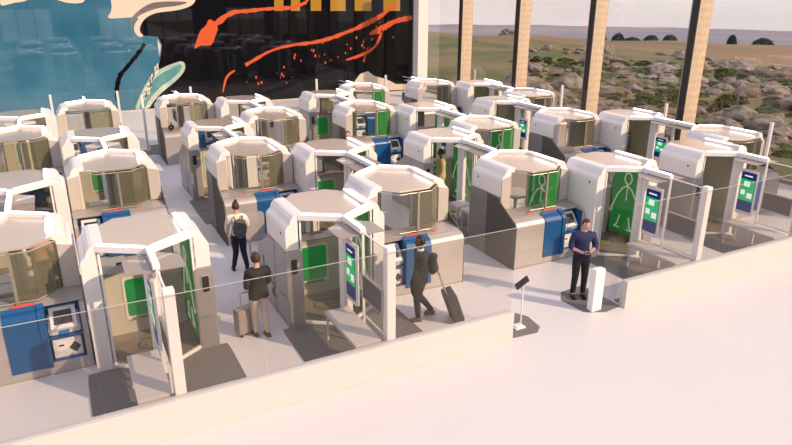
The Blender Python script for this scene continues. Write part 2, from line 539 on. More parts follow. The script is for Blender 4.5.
def figure_lines(mb, xs_, y0, z0, h):
    """pictogram of a standing person drawn with thin raised lines on the plane x = xs_"""
    def L(p, q, r=0.017):
        mb.tube([(xs_, y0 + p[0] * h, z0 + p[1] * h), (xs_, y0 + q[0] * h, z0 + q[1] * h)], r, 6)
    head = [(0.075 * cos(a), 0.88 + 0.095 * sin(a)) for a in [2 * pi * k / 14 for k in range(15)]]
    for p, q in zip(head, head[1:]):
        L(p, q)
    for s in (-1, 1):
        arm = [(0, 0.76), (s * 0.10, 0.70), (s * 0.2, 0.56), (s * 0.27, 0.38), (s * 0.30, 0.3)]
        for p, q in zip(arm, arm[1:]):
            L(p, q)
        hd_ = [(s * 0.31 + 0.03 * cos(a), 0.27 + 0.03 * sin(a)) for a in [2 * pi * k / 8 for k in range(9)]]
        for p, q in zip(hd_, hd_[1:]):
            L(p, q, 0.012)
        leg = [(s * 0.10, 0.22), (s * 0.14, 0.05), (s * 0.2, 0.0), (s * 0.08, 0.0)]
        for p, q in zip(leg, leg[1:]):
            L(p, q)
    L((0, 0.79), (0, 0.5), 0.014)

def terminal(par, f, x0, x1, z0, kind):
    xm = (x0 + x1) / 2
    if kind == 'upper':
        t = MB().box(x0 + 0.04, x1 - 0.04, 0.96, 1.2, z0, z0 + 0.10, 0.02)
        pr = [(0.92, z0 + 0.1), (1.24, z0 + 0.1), (1.26, z0 + 0.15), (1.02, z0 + 0.44), (0.92, z0 + 0.44)]
        t.prism(pr, x0 + 0.05, x1 - 0.05, 'x')
        t.prism([(0.94, z0 + 0.02), (1.2, z0 + 0.02), (1.22, z0 + 0.12), (0.94, z0 + 0.34)], x0 + 0.01, x1 - 0.01, 'x')
        b = t.build('scanner_terminal', WHITE, par, f, bev=0.008)
        s = MB()
        s.prism([(1.228, z0 + 0.205), (1.24, z0 + 0.215), (1.085, z0 + 0.402), (1.073, z0 + 0.392)], x0 + 0.12, x1 - 0.12, 'x')
        s.build('screen', DARK, b, f)
        MB().box(x0 + 0.17, x0 + 0.32, 1.19, 1.235, z0 + 0.02, z0 + 0.1).build('blue_key', mat('blue_key', (0.03, 0.2, 0.6), 0.4), b, f)
    else:
        t = MB().box(x0 + 0.03, x1 - 0.03, 0.90, 1.21, z0, z0 + 0.36, 0.02)
        b = t.build('label_printer', WHITE, par, f)
        d = MB()
        d.prism([(xm + 0.02, z0 + 0.17), (xm + 0.11, z0 + 0.07), (xm + 0.2, z0 + 0.17), (xm + 0.11, z0 + 0.27)], 1.208, 1.222, 'y')
        d.build('dark_vent', DARK, b, f)
        MB().box(x0 + 0.08, x0 + 0.24, 1.206, 1.22, z0 + 0.1, z0 + 0.3).build('cover', FRAME, b, f)
        MB().box(x0 + 0.12, x0 + 0.2, 1.218, 1.226, z0 + 0.22, z0 + 0.25).build('slot', DARK, b, f)

def make_pod(f, outer, side_green, front, tv):
    """f=+1 entry faces the viewer, f=-1 conveyor faces the viewer; outer=+-1 aisle side; front: long glass partition"""
    root = empty('screening_pod', (0, 0, 0))
    # side blocks
    for s in (-1, 1):
        inner = (s != outer)
        zb = 0.0 if inner else 1.60
        if not inner and f == -1:
            zb = 1.60
        pr = [(0.74, zb), (1.03, zb), (1.03, 2.0), (1.01, 2.06), (0.94, 2.12), (0.91, 2.21), (0.86, 2.27), (0.80, 2.29), (0.64, 2.29), (0.64, 2.19), (0.74, 2.17)]
        pr = [(s * x, z) for x, z in pr]
        b = MB()
        b.prism(pr, -0.60, 0.60, 'y')
        # the top slopes towards the entry edge
        blk = b.build('side_block', WHITE, root, f, bev=0.012)
        MB().prism([(s * 0.76, 1.30), (s * 1.02, 1.30), (s * 1.02, 2.04), (s * 0.76, 2.10)], 0.602, 0.628, 'y').build('end_panel', TAUPE, blk, f)
        dx = s * 1.031
        MB().box(min(dx, dx + s * 0.006), max(dx, dx + s * 0.006), -0.36, -0.32, 1.87, 1.92).build('badge', DARK, blk, f)
        if not inner:
            st = MB()
            cl_ = [(0.72, 0.0), (1.05, 0.0), (1.05, 1.5)]
            for k in range(1, 5):
                a = radians(90 * k / 4)
                cl_.append((0.97 + 0.08 * cos(a), 1.5 + 0.1 * sin(a)))
            cl_ += [(0.80, 1.6)]
            for k in range(1, 5):
                a = radians(90 + 90 * k / 4)
                cl_.append((0.80 + 0.08 * cos(a), 1.5 + 0.1 * sin(a)))
            st.prism([(s * x, z) for x, z in cl_], -0.64, -0.55, 'y')
            st.box(min(s * 0.76, s * 1.05), max(s * 0.76, s * 1.05), -0.55, 0.10, 0, 1.595)
            st.box(min(s * 0.76, s * 1.028), max(s * 0.76, s * 1.028), 0.10, 0.60, 0, 1.595)
            sp = st.build('lower_cladding', STONE if f == -1 else STEEL, root, f, bev=0.008)
            # long plinth plate that runs back beside the conveyor
            pp = MB()
            pp.prism([(0.105, 0), (1.295, 0), (1.295, 1.02), (1.25, 1.12), (1.15, 1.19), (0.62, 1.50), (0.48, 1.56), (0.105, 1.595)], min(s * 1.03, s * 1.056), max(s * 1.03, s * 1.056), 'x')
            pl = pp.build('aisle_side_plate', mat('smoked_plate', (0.105, 0.098, 0.088), 0.6, spec=0.2) if f == -1 else STEEL, sp, f)
            sm = MB()
            xa, xb = min(s * 1.0565, s * 1.060), max(s * 1.0565, s * 1.060)
            sm.box(xa, xb, -0.5, 1.25, 0.60, 0.608).box(xa, xb, -0.5, 1.25, 0.10, 0.108).box(xa, xb, 0.2, 0.208, 0.1, 0.6)
            sm.box(xa, xb, 0.85, 0.94, 0.72, 1.0)
            sm.build('seams', mat('dark_seam', (0.10, 0.095, 0.09), 0.5), pl, f)
            hx0, hx1 = (0.84, 0.96) if s > 0 else (-0.96, -0.84)
            MB().prism(rrect(hx0 - 0.015, hx1 + 0.015, 1.12, 1.46, 0.03), -0.652, -0.64, 'y').build('handle_plate', SILVER, sp, f)
            MB().prism(rrect(hx0, hx1, 1.14, 1.44, 0.025), -0.660, -0.652, 'y').build('handle_slot', DARK, sp, f)
    # roof
    MB().prism([(x * 0.985, y * 0.985) for x, y in HEX], 2.20, 2.235).build('roof_panel', ROOF, root, f)
    fr = MB()
    # frame bars along both entry edges, butting into the blocks
    for s in (-1, 1):
        fr.prism([(0, -1.08), (s * 0.79, -0.605), (s * 0.74, -0.485), (0, -0.955)], 2.185, 2.295)
    fo = fr.build('roof_frame', FRAME, root, f, bev=0.01)
    rim = MB()
    rim.tube([(-0.75, 0.5, 2.16), (-0.39, 0.95, 2.16), (0.37, 0.95, 2.16), (0.75, 0.6, 2.16)], 0.010, 6)
    rim.tube([(-0.75, 0.5, 1.29), (-0.39, 0.95, 1.29), (0.37, 0.95, 1.29), (0.75, 0.6, 1.29)], 0.009, 6)
    rim.tube([(-0.75, 0.5, 1.29), (-0.75, 0.5, 2.16)], 0.009, 6).tube([(0.75, 0.6, 1.29), (0.75, 0.6, 2.16)], 0.009, 6)
    rim.build('rim_rail', SILVER, root, f)
    # light strips
    bar = MB().box(0.625, 0.70, -0.30, 0.52, 2.30, 2.318)
    bar.build('light_strip', BAR, root, f, bev=0.004)
    for s in (-1, 1):
        b = MB()
        p0 = Vector((s * 0.07, -1.005))
        p1 = Vector((s * 0.68, -0.60))
        d_ = (p1 - p0).normalized()
        n_ = Vector((-d_.y, d_.x)) * 0.028
        b.prism([tuple(p0 - n_), tuple(p1 - n_), tuple(p1 + n_), tuple(p0 + n_)], 2.30, 2.315)
        b.build('light_strip', BAR, root, f)
    # arm, its strip and its canopy plate
    MB().box(-0.055, 0.055, -1.83, -1.02, 2.20, 2.30).build('arm', FRAME, root, f, bev=0.01)
    MB().box(-0.035, 0.035, -1.80, -1.10, 2.30, 2.316).build('light_strip', BAR, root, f)
    MB().prism([(-0.12, -1.02), (0.12, -1.02), (0.44, -1.25), (0.44, -1.80), (-0.44, -1.80), (-0.44, -1.25)], 2.165, 2.18).build('canopy_plate', CANOPY, root, f)
    # inner frame posts, sills and door glass
    ff = MB()
    for s in (-1, 1):
        ff.box(s * 0.75 - 0.035, s * 0.75 + 0.035, -0.60, -0.50, 0.03, 2.2)
        ff.slab((s * 0.75, -0.56), (s * 0.03, -1.04), 0.03, 0.08, 0.07)
        ff.slab((s * 0.12, -0.98), (s * 0.04, -1.035), 0.03, 2.17, 0.05)
    ff.build('entry_frame', FRAME, root, f, bev=0.006)
    gl = MB().slab((-0.72, -0.58), (-0.12, -0.98), 0.08, 2.15, 0.012)
    gl.build('entry_glass', GLASS_CLEAR, root, f)
    gr = MB().slab((0.72, -0.58), (0.12, -0.98), 0.08, 2.15, 0.012)
    gr.build('exit_glass', GLASS_CLEAR, root, f)
    # scanning wall on the right, and the left one
    pn = MB().box(0.700, 0.725, -0.46, 0.52, 0.16, 2.14)
    if side_green:
        sp_ = pn.build('scan_wall', GREEN, root, f)
        lm = MB()
        figure_lines(lm, 0.694, 0.03, 0.30, 1.55)
        lm.build('standing_figure', LINE, sp_, f)
    else:
        pn.build('scan_wall', SCANO, root, f)
    lw = MB().box(-0.735, -0.715, -0.46, 0.50, 0.05, 2.14).build('lining_panel', TAUPE, root, f)
    MB().box(-0.715, -0.706, -0.10, 0.34, 1.20, 1.62).build('dark_inset', GREYP, lw, f)
    # glass on the conveyor side, above the housing
    MB().slab((-0.75, 0.5), (-0.39, 0.95), 1.30, 2.15, 0.012).build('hood_glass', GLASS_CLEAR, root, f)
    MB().slab((-0.39, 0.95), (0.06, 0.95), 1.30, 2.15, 0.012).build('hood_glass', GLASS_CLEAR, root, f)
    rg_ = MB().slab((0.06, 0.952), (0.37, 0.95), 1.30, 2.15, 0.014)
    rg_.slab((0.37, 0.95), (0.75, 0.6), 1.30, 2.15, 0.014)
    rgo = rg_.build('hood_glass', (GLASS_GREEN if f == -1 else GLASS_CLEAR) if side_green else GLASS_OLIVE, root, f)
    MB().box(0.03, 0.08, 0.93, 0.975, 1.27, 2.17).build('hood_post', mat('grey_post', (0.34, 0.31, 0.27), 0.4, metal=0.4), root, f)
    # floor plate with the standing mark
    fp = MB().prism([(0, -1.06), (0.74, -0.58), (0.74, 0.6), (-0.74, 0.6), (-0.74, -0.58)], 0.0, 0.03)
    fpo = fp.build('floor_plate', FLOORP, root, f)
    mk = MB()
    o_ = [(0.30 * cos(a), 0.24 * sin(a)) for a in [2 * pi * k / 28 for k in range(28)]]
    i_ = [(x * 0.93, y * 0.93) for x, y in o_]
    mk.ring(o_, i_, 0.030, 0.034)
    mk.build('blue_ring', mat('ring_blue', (0.03, 0.10, 0.35), 0.5), fpo, f)
    fm = MB()
    for s in (-1, 1):
        foot = [(s * 0.09 + 0.045 * cos(a) * (1.1 if sin(a) > 0 else 0.8), 0.115 * sin(a)) for a in [2 * pi * k / 14 for k in range(14)]]
        foot2 = [(x - (x - s * 0.09) * 0.35, y * 0.72) for x, y in foot]
        fm.ring(foot, foot2, 0.030, 0.034)
    fm.build('footprint_mark', mat('footprint_yellow', (0.45, 0.50, 0.05), 0.5), fpo, f)
    # dark mat on the floor before the entry
    y1 = -2.50 if front else -1.82
    mt = MB().prism([(0.78, -0.60), (1.18, -0.62), (1.2, -0.85), (1.2, y1), (-1.2, y1), (-1.2, -0.85), (-1.18, -0.62), (-0.78, -0.60), (0, -1.07)], 0.0, 0.015)
    mt.build('entry_mat', MATG, root, f)
    # conveyor housing (terminals on the side away from the aisle)
    u = -outer
    def ux(a, b):
        return min(u * a, u * b), max(u * a, u * b)
    hs = MB()
    pr = housing_profile()
    hs.prism(pr, *ux(-1.03, 0.40), 'x')
    hs.prism(pr, *ux(0.95, 1.03), 'x')
    hs.prism([(0.96, 0), (1.28, 0), (1.3, 0.05), (1.3, 0.24), (0.96, 0.24)], *ux(0.40, 0.95), 'x')
    hs.box(-0.745, 0.745, 0.60, 0.96, 0.0, 1.24)
    hs.box(-1.03, -0.745, 0.63, 0.96, 0.0, 1.24).box(0.745, 1.03, 0.63, 0.96, 0, 1.24)
    ho = hs.build('conveyor_housing', SHELL, root, f)
    # ledge on top, rising to the glass
    MB().prism([(0.60, 1.24), (1.10, 1.21), (1.10, 1.225), (0.60, 1.275)], -1.03, 1.03, 'x').build('top_ledge', SHELL, ho, f)
    bd = MB()
    pr2 = housing_profile(0.98, 1.315)
    pr2 = [(y, max(z, 0.17)) for y, z in pr2]
    pr2[-1] = (1.09, 1.25)
    pr2[0] = (1.09, 0.17)
    pr2 = [(y, z + (0.012 if z > 1.03 else 0)) for y, z in pr2]
    bd.prism(pr2, *ux(-0.20, 0.31), 'x')
    bdo = bd.build('bag_door', BLUE, root, f)
    rb = MB()
    pr3 = [(y + (0.02 if y > 1.0 else 0), z + (0.02 if z > 1.03 else 0)) for y, z in pr2]
    rb.prism(pr3, *ux(0.315, 0.42), 'x')
    rb.build('door_rib', BLUE, bdo, f)
    nb = MB().box(*ux(0.40, 0.415), 0.98, 1.295, 0.24, 1.18).box(*ux(0.935, 0.95), 0.98, 1.295, 0.24, 1.18)
    nb.box(*ux(0.415, 0.935), 0.961, 0.972, 0.24, 1.20).box(*ux(0.415, 0.935), 0.97, 1.29, 0.24, 0.25).box(*ux(0.415, 0.935), 0.97, 1.28, 0.655, 0.68)
    no = nb.build('terminal_niche', BLUE, root, f)
    terminal(no, f, *ux(0.42, 0.93), 0.68, 'upper')
    terminal(no, f, *ux(0.42, 0.93), 0.25, 'lower')
    MB().box(*ux(-0.05, 0.30), 0.99, 1.05, 1.238, 1.264).build('red_lamp_strip', RED, root, f)
    MB().box(*ux(-0.50, -0.40), 0.97, 1.01, 1.238, 1.258).build('red_lamp_strip', RED, root, f)
    # inside face of the conveyor with its green hatch
    MB().box(-0.735, 0.69, 0.575, 0.60, 0.03, 1.25).build('inner_wall', mat('inner_wall', (0.62, 0.58, 0.54), 0.5), root, f)
    hf = MB().prism(rrect(-0.40, 0.26, 0.30, 1.18, 0.07), 0.560, 0.575, 'y').build('bag_hatch', FRAME, root, f)
    MB().prism(rrect(-0.35, 0.21, 0.38, 1.13, 0.06), 0.550, 0.560, 'y').build('green_shutter', GREEN, hf, f)
    MB().box(-0.28, 0.14, 0.50, 0.56, 0.325, 0.345).build('hatch_lip', mat('brown_lip', (0.3, 0.2, 0.12), 0.5), hf, f)
    # display post under the arm
    dp = MB().box(-0.05, 0.05, -1.17, -1.05, 0.0, 2.2, 0.012)
    if tv:
        dp.box(-0.10, -0.03, -1.70, -1.25, 0.74 if front else 0.95, 1.93 if front else 1.72, 0.02)
        tk = 1.0 if front else 0.62
        def tz(z):
            return 1.87 - (1.87 - z) * tk - (0 if front else 0.20)
    dp.prism([(-0.26, -1.12), (-0.05, -1.12), (-0.05, -1.35), (-0.14, -1.35)], 0.015, 0.12)
    dpo = dp.build('display_post', WHITE, root, f)
    if tv:
        sc = MB().prism(rrect(-1.68, -1.27, tz(0.84), tz(1.87), 0.03), -0.108, -0.100, 'x')
        so = sc.build('touch_screen', mat('screen_navy', (0.004, 0.02, 0.13), 0.25, emit=0.35, ecol=(0.004, 0.02, 0.16)), dpo, f)
        MB().box(-0.112, -0.108, -1.67, -1.28, tz(1.12), tz(1.68)).build('green_page', mat('screen_green', (0.0, 0.45, 0.13), 0.3, emit=0.45, ecol=(0.0, 0.50, 0.16)), so, f)
        for (ya, yb, za, zb) in ((-1.54, -1.38, 1.50, 1.63), (-1.64, -1.50, 1.20, 1.34), (-1.44, -1.32, 1.27, 1.40), (-1.58, -1.36, 1.76, 1.79)):
            MB().box(-0.1145, -0.112, ya, yb, tz(za), tz(zb)).build('white_icon', mat('icon_white', (0.8, 0.85, 0.85), 0.3, emit=0.6), so, f)
    # glass partition and bag table
    pe = -2.74 if front else -1.82
    fr2 = MB().box(-0.02, 0.02, -1.83, -1.79, 0.0, 2.2)
    if front:
        fr2.box(-0.012, 0.012, pe, -1.8, 0.60, 0.63).box(-0.012, 0.012, pe, -1.8, 2.215, 2.235)
    fr2.build('partition_frame', FRAME, root, f)
    if front:
        MB().box(-0.006, 0.006, pe, -1.83, 0.63, 2.215).build('partition_glass', GLASS_CLEAR, root, f)
        wp = MB().box(-0.065, -0.02, pe + 0.06, -1.90, 1.02, 1.48, 0.008).build('partition_panel', SILVER, root, f)
        MB().box(-0.068, -0.064, pe + 0.085, -1.925, 1.045, 1.455).build('dark_insert', GREYP, wp, f)
    tb = MB().box(-0.58, -0.09, pe + 0.02, -1.30, 0.53, 0.585, 0.012)
    for tx in (-0.55, -0.12):
        for ty in (pe + 0.10, -1.38):
            tb.box(tx - 0.015, tx + 0.015, ty - 0.015, ty + 0.015, 0.015, 0.53)
    tb.box(-0.56, -0.10, pe + 0.06, -1.34, 0.49, 0.53)
    tb.build('bag_table', mat('table_cream', (0.60, 0.56, 0.53), 0.4), root, f)
    return root

A1, A2, Q = 3.447, 3.5225, 2.093
CX = {'A': -Q, 'B': 0, 'C': A1, 'D': A1 + Q, 'E': A1 + Q + A2, 'e': A1 + 2 * Q + A2, 'f': 2 * A1 + 2 * Q + A2, 'F': 2 * A1 + 3 * Q + A2}
RT = {'O0': 0, 'O1': 5.585, 'O2': 9.25, 'O3': 14.84, 'I0': 0.964, 'I1': 4.63, 'I2': 10.22, 'I3': 13.88}
OUT = {'A': -1, 'B': 1, 'C': -1, 'D': 1, 'E': -1, 'e': 1, 'f': -1, 'F': 1}
GREENS = {('B', 'O0'), ('C', 'O0'), ('E', 'I0'), ('E', 'I1'), ('E', 'I2'), ('e', 'O0'), ('e', 'O1'), ('e', 'O2'), ('e', 'O3')}
PODL = {
    ('B', 'O0'): 'front-row pod with beige roof, white post before it, left of the aisle with two women',
    ('C', 'O0'): 'front-row pod with brown roof beside the woman in the dark blazer',
    ('e', 'O0'): 'front-row pod with tall green wall and figure, just right of the man in blue shirt',
    ('f', 'O0'): 'front-row pod farthest right, with olive glass and dark lower side cladding',
    ('A', 'I0'): 'pod cut by the left picture edge, its blue door and white terminals facing the viewer',
    ('D', 'I0'): 'pod with blue conveyor door directly behind the man in suit with a suitcase',
    ('E', 'I0'): 'pod with big blue conveyor door and terminals left behind the man in blue shirt',
    ('F', 'I0'): 'pod at the right edge behind the front-row olive-glass pod, pale roof near the window',
    ('A', 'I1'): 'pod at the left picture edge joined by its arm to the blue-door pod before it',
    ('D', 'I1'): 'pod joined by its arm to the back of the pod behind the man in suit',
    ('E', 'I1'): 'pod with a person in pale yellow standing inside it',
    ('F', 'I1'): 'white-sided pod on the right, its arm reaching the pod by the right edge',
    ('B', 'O1'): 'tan-sided pod directly behind the beige-roofed front pod on the left, conveyor to the viewer',
    ('C', 'O1'): 'pod whose conveyor is beside the woman with the backpack',
    ('e', 'O1'): 'white-roofed pod with green glass behind the pod with the large figure, conveyor forward',
    ('f', 'O1'): 'pod with olive hood glass and red lamp behind the right-hand front pods',
    ('B', 'O2'): 'pod with grey roof joined by its arm to the tan-sided pod on the left',
    ('C', 'O2'): 'pod with brown roof whose arm meets the pod beside the woman with the backpack',
    ('e', 'O2'): 'pod in the middle distance joined by its arm to the green-glass white-roofed pod',
    ('f', 'O2'): 'pod close to the windows joined by its arm to the olive-hood pod right of centre',
    ('A', 'I2'): 'pod at the left picture edge in the third rank, conveyor and green hatch visible',
    ('D', 'I2'): 'brown-roofed pod in the middle left, standing third from the front in its lane',
    ('E', 'I2'): 'pod with green glass and white terminals seen through its hood, left of centre back',
    ('F', 'I2'): 'pod nearest the window wall, standing before the second facade pillar from the right',
    ('A', 'I3'): 'rearmost pod at the left picture edge, low before the blue mural',
    ('D', 'I3'): 'rear pod with brown roof before the black mural, arm toward the brown-roofed lane pod',
    ('E', 'I3'): 'rear pod with brown roof under the black mural centre, lone post showing behind it',
    ('F', 'I3'): 'rearmost white pod before the windows, left of the second pillar from the corner',
    ('B', 'O3'): 'last left-lane pod before the blue mural, rear canopy showing above it',
    ('C', 'O3'): 'last pod before the teal painted hand, black bag on its conveyor end',
    ('e', 'O3'): 'last pod with green glass before the cream hill of the mural',
    ('f', 'O3'): 'last pod beside the white corner column, arm pointing back to the mural',
}
protos = {}
for (c_, r_) in PODL:
    n_ = int(r_[1])
    f_ = 1 if (r_[0] == 'O') == (n_ % 2 == 0) else -1
    long_ = r_ in ('O0', 'O3')
    key = (f_, OUT[c_], (c_, r_) in GREENS, long_, r_ == 'O0' or (c_, r_) in (('e', 'O2'), ('F', 'I1'), ('f', 'O2')))
    if key not in protos:
        protos[key] = o = make_pod(*key)
    else:
        o = copy_tree(protos[key])
    o.location = (CX[c_], RT[r_], 0)
    tag(o, PODL[(c_, r_)], 'security pod', 'screening pods in the hall')

# ------------------------------------------------------------------ glass fences and posts
def fence(name, label, p, q, posts, z0=0.0, z1=2.24, gl=None, edge=True, pw=0.16):
    """upright glass panes from p to q (plan points), white posts at given distances"""
    p = Vector((p[0], p[1], 0))
    q = Vector((q[0], q[1], 0))
    d_ = (q - p)
    L = d_.length
    ang = math.atan2(d_.y, d_.x)
    root = empty(name, p, ang)
    tag(root, label, 'glass fence')
    n = max(1, round(L / 2.4))
    for i in range(n):
        MB().box(L * i / n + 0.006, L * (i + 1) / n - 0.006, -0.006, 0.006, z0, z1).build('glass_pane', gl or GLASS_FENCE, root)
        if edge:
            MB().box(L * i / n + 0.006, L * (i + 1) / n - 0.006, -0.007, 0.007, z1, z1 + 0.006).build('top_edge', mat('glass_edge', (0.45, 0.43, 0.40), 0.4), root)
    for x in posts:
        o = MB()
        y_ = 0.088 if z0 > 0 else 0.012
        o.box(x - pw / 2, x + pw / 2, y_, y_ + pw, 0.013, 2.27)
        o.build('post', FRAME, root, bev=0.01)
    return root

fence('glass_fence', 'long front glass fence with two posts, on the low wall left of the gate', (-8.0, -2.90), (5.95, -2.90), [8.02, 11.5], z0=0.605)
fence('glass_fence', 'front glass fence on the low wall, right of the gate', (8.87, -2.90), (20.9, -2.90), [2.32, 5.9], z0=0.605)
fence('glass_fence', 'side glass fence with thin white posts along the windows on the right', (19.5, -2.7), (19.5, 18.0), [4.0, 8.2, 14.0], pw=0.09, gl=GLASS_REAR, edge=False)
fence('glass_fence', 'rear glass fence with thin white posts between the last pods and the mural', (-12.0, 18.02), (19.4, 18.02), [10.85, 13.35, 16.33, 22.2, 25.9, 31.3], pw=0.09, gl=GLASS_REAR, edge=False)

ps = empty('lone_post', (2.08, 16.2, 0))
tag(ps, 'thin lone white post on a small dark mat in the left aisle before the mural', 'post')
MB().box(-0.045, 0.045, -0.045, 0.045, 0.012, 2.3).build('pole', FRAME, ps, bev=0.008)
MB().box(-0.2, 0.25, -0.6, 0.35, 0.0, 0.012).build('base_mat', MATG, ps)

# gate gap: two dark plinth mats, a white pillar and a small sign stand
for nm, lb, pts in (('gate_mat', 'dark floor mat under the short white gate pillar beside the man in blue shirt', [(8.86, -2.12), (8.86, -2.86), (8.40, -2.92), (8.0, -2.72), (7.95, -2.1), (8.2, -1.78), (8.86, -1.72)]),
                    ('gate_mat', 'dark floor mat under the small sign stand at the end of the low wall', [(5.98, -2.9), (5.98, -2.05), (6.3, -1.98), (6.7, -2.1), (6.84, -2.35), (6.78, -2.8), (6.6, -2.95)])):
    tag(MB().prism(pts, 0, 0.014).build(nm, MATG), lb, 'floor mat', 'gate mats')
gp = empty('gate_pillar', (8.24, -2.74, 0.014))
tag(gp, 'short white gate pillar in front of the legs of the man in blue shirt', 'pillar')
MB().box(-0.13, 0.13, -0.08, 0.08, 0, 0.93).build('housing', FRAME, gp, bev=0.02)
MB().box(0.13, 0.60, -0.006, 0.006, 0.1, 1.55).build('gate_glass', GLASS_FENCE, gp)
sg = empty('sign_stand', (6.38, -2.62, 0.014))
tag(sg, 'slim sign stand with small tilted dark panel on a dark mat at the gate gap', 'sign')
MB().box(-0.12, 0.12, -0.10, 0.10, 0, 0.03).box(-0.08, 0.08, -0.07, 0.07, 0.03, 0.05).build('foot', FRAME, sg, bev=0.006)
MB().tube([(0.06, 0, 0.03), (0.06, 0, 0.92)], 0.014).build('pole', FRAME, sg)
MB().box(-0.11, 0.11, -0.012, 0.012, -0.15, 0.15, M=Matrix.Translation((0.02, 0, 0.95)) @ Matrix.Rotation(radians(62), 4, 'Z') @ Matrix.Rotation(radians(48), 4, 'X')).build('display_panel', DARK, sg)

# partition beside the conveyor, next to the woman with the backpack
gs = empty('glass_screen', (2.62, 3.20, 0))
tag(gs, 'low grey glass screen with rounded corner beside the woman with the backpack', 'screen')
MB().prism(rrect(0.0, 0.48, 0.48, 1.18, 0.10), -0.008, 0.008, 'y').build('pane', FROST, gs)
MB().box(0.06, 0.10, -0.02, 0.02, 0, 0.52).box(0.38, 0.42, -0.02, 0.02, 0, 0.52).build('foot', SILVER, gs)

# bag tables and linking plates between paired pods
for (ca, ta, lb) in (('B', 2.6, 'dark low bag rest behind the beige-roofed front pod on the left'), ('e', 3.0, 'dark low bag rest behind the pod with the large figure')):
    bt = empty('bag_rest', (CX[ca] - 0.55, ta, 0))
    tag(bt, lb, 'bag rest', 'bag rests')
    MB().box(-0.4, 0.4, -0.45, 0.45, 0.62, 0.68, 0.015).build('top', TAUPE, bt)
    for sx in (-1, 1):
        for sy in (-1, 1):
            MB().box(sx * 0.34 - 0.02, sx * 0.34 + 0.02, sy * 0.38 - 0.02, sy * 0.38 + 0.02, 0, 0.62).build('leg', SILVER, bt)

# ------------------------------------------------------------------ people
def skin_mesh(chains, sub=1):
    """chains: list of (verts[(co, r)], edges, root index)"""
    me = bpy.data.meshes.new('tmp_skin')
    bm = bmesh.new()
    lay = bm.verts.layers.skin.verify()
    for verts, edges, root in chains:
        vs = []
        for i, (co, r) in enumerate(verts):
            v = bm.verts.new(co)
            rr_ = r if isinstance(r, tuple) else (r, r)
            v[lay].radius = rr_
            v[lay].use_root = (i == root)
            vs.append(v)
        for a, b in edges:
            bm.edges.new((vs[a], vs[b]))
    bm.to_mesh(me)
    bm.free()
    ob = bpy.data.objects.new('tmp_skin', me)
    COL.objects.link(ob)
    m_ = ob.modifiers.new('s', 'SKIN')
    m_.use_smooth_shade = True
    s_ = ob.modifiers.new('u', 'SUBSURF')
    s_.levels = sub
    s_.render_levels = sub
    dg = bpy.context.evaluated_depsgraph_get()
    dg.update()
    out = bpy.data.meshes.new_from_object(ob.evaluated_get(dg))
    bpy.data.objects.remove(ob)
    bpy.data.meshes.remove(me)
    return out

def skin_obj(name, chains, material, parent, squash=None, extra=None, sub=1):
    me = skin_mesh(chains, sub)
    bm = bmesh.new()
    bm.from_mesh(me)
    if extra:
        extra(bm)
    bmesh.ops.recalc_face_normals(bm, faces=list(bm.faces))
    bm.to_mesh(me)
    bm.free()
    me.name = name
    me.materials.clear()
    for m_ in (material if isinstance(material, list) else [material]):
        me.materials.append(m_)
    for p in me.polygons:
        p.use_smooth = True
    o = bpy.data.objects.new(name, me)
    COL.objects.link(o)
    o.parent = parent
    return o

EYE = mat('eye_dark', (0.02, 0.015, 0.012), 0.3)
LIP = mat('lip', (0.45, 0.16, 0.13), 0.5)

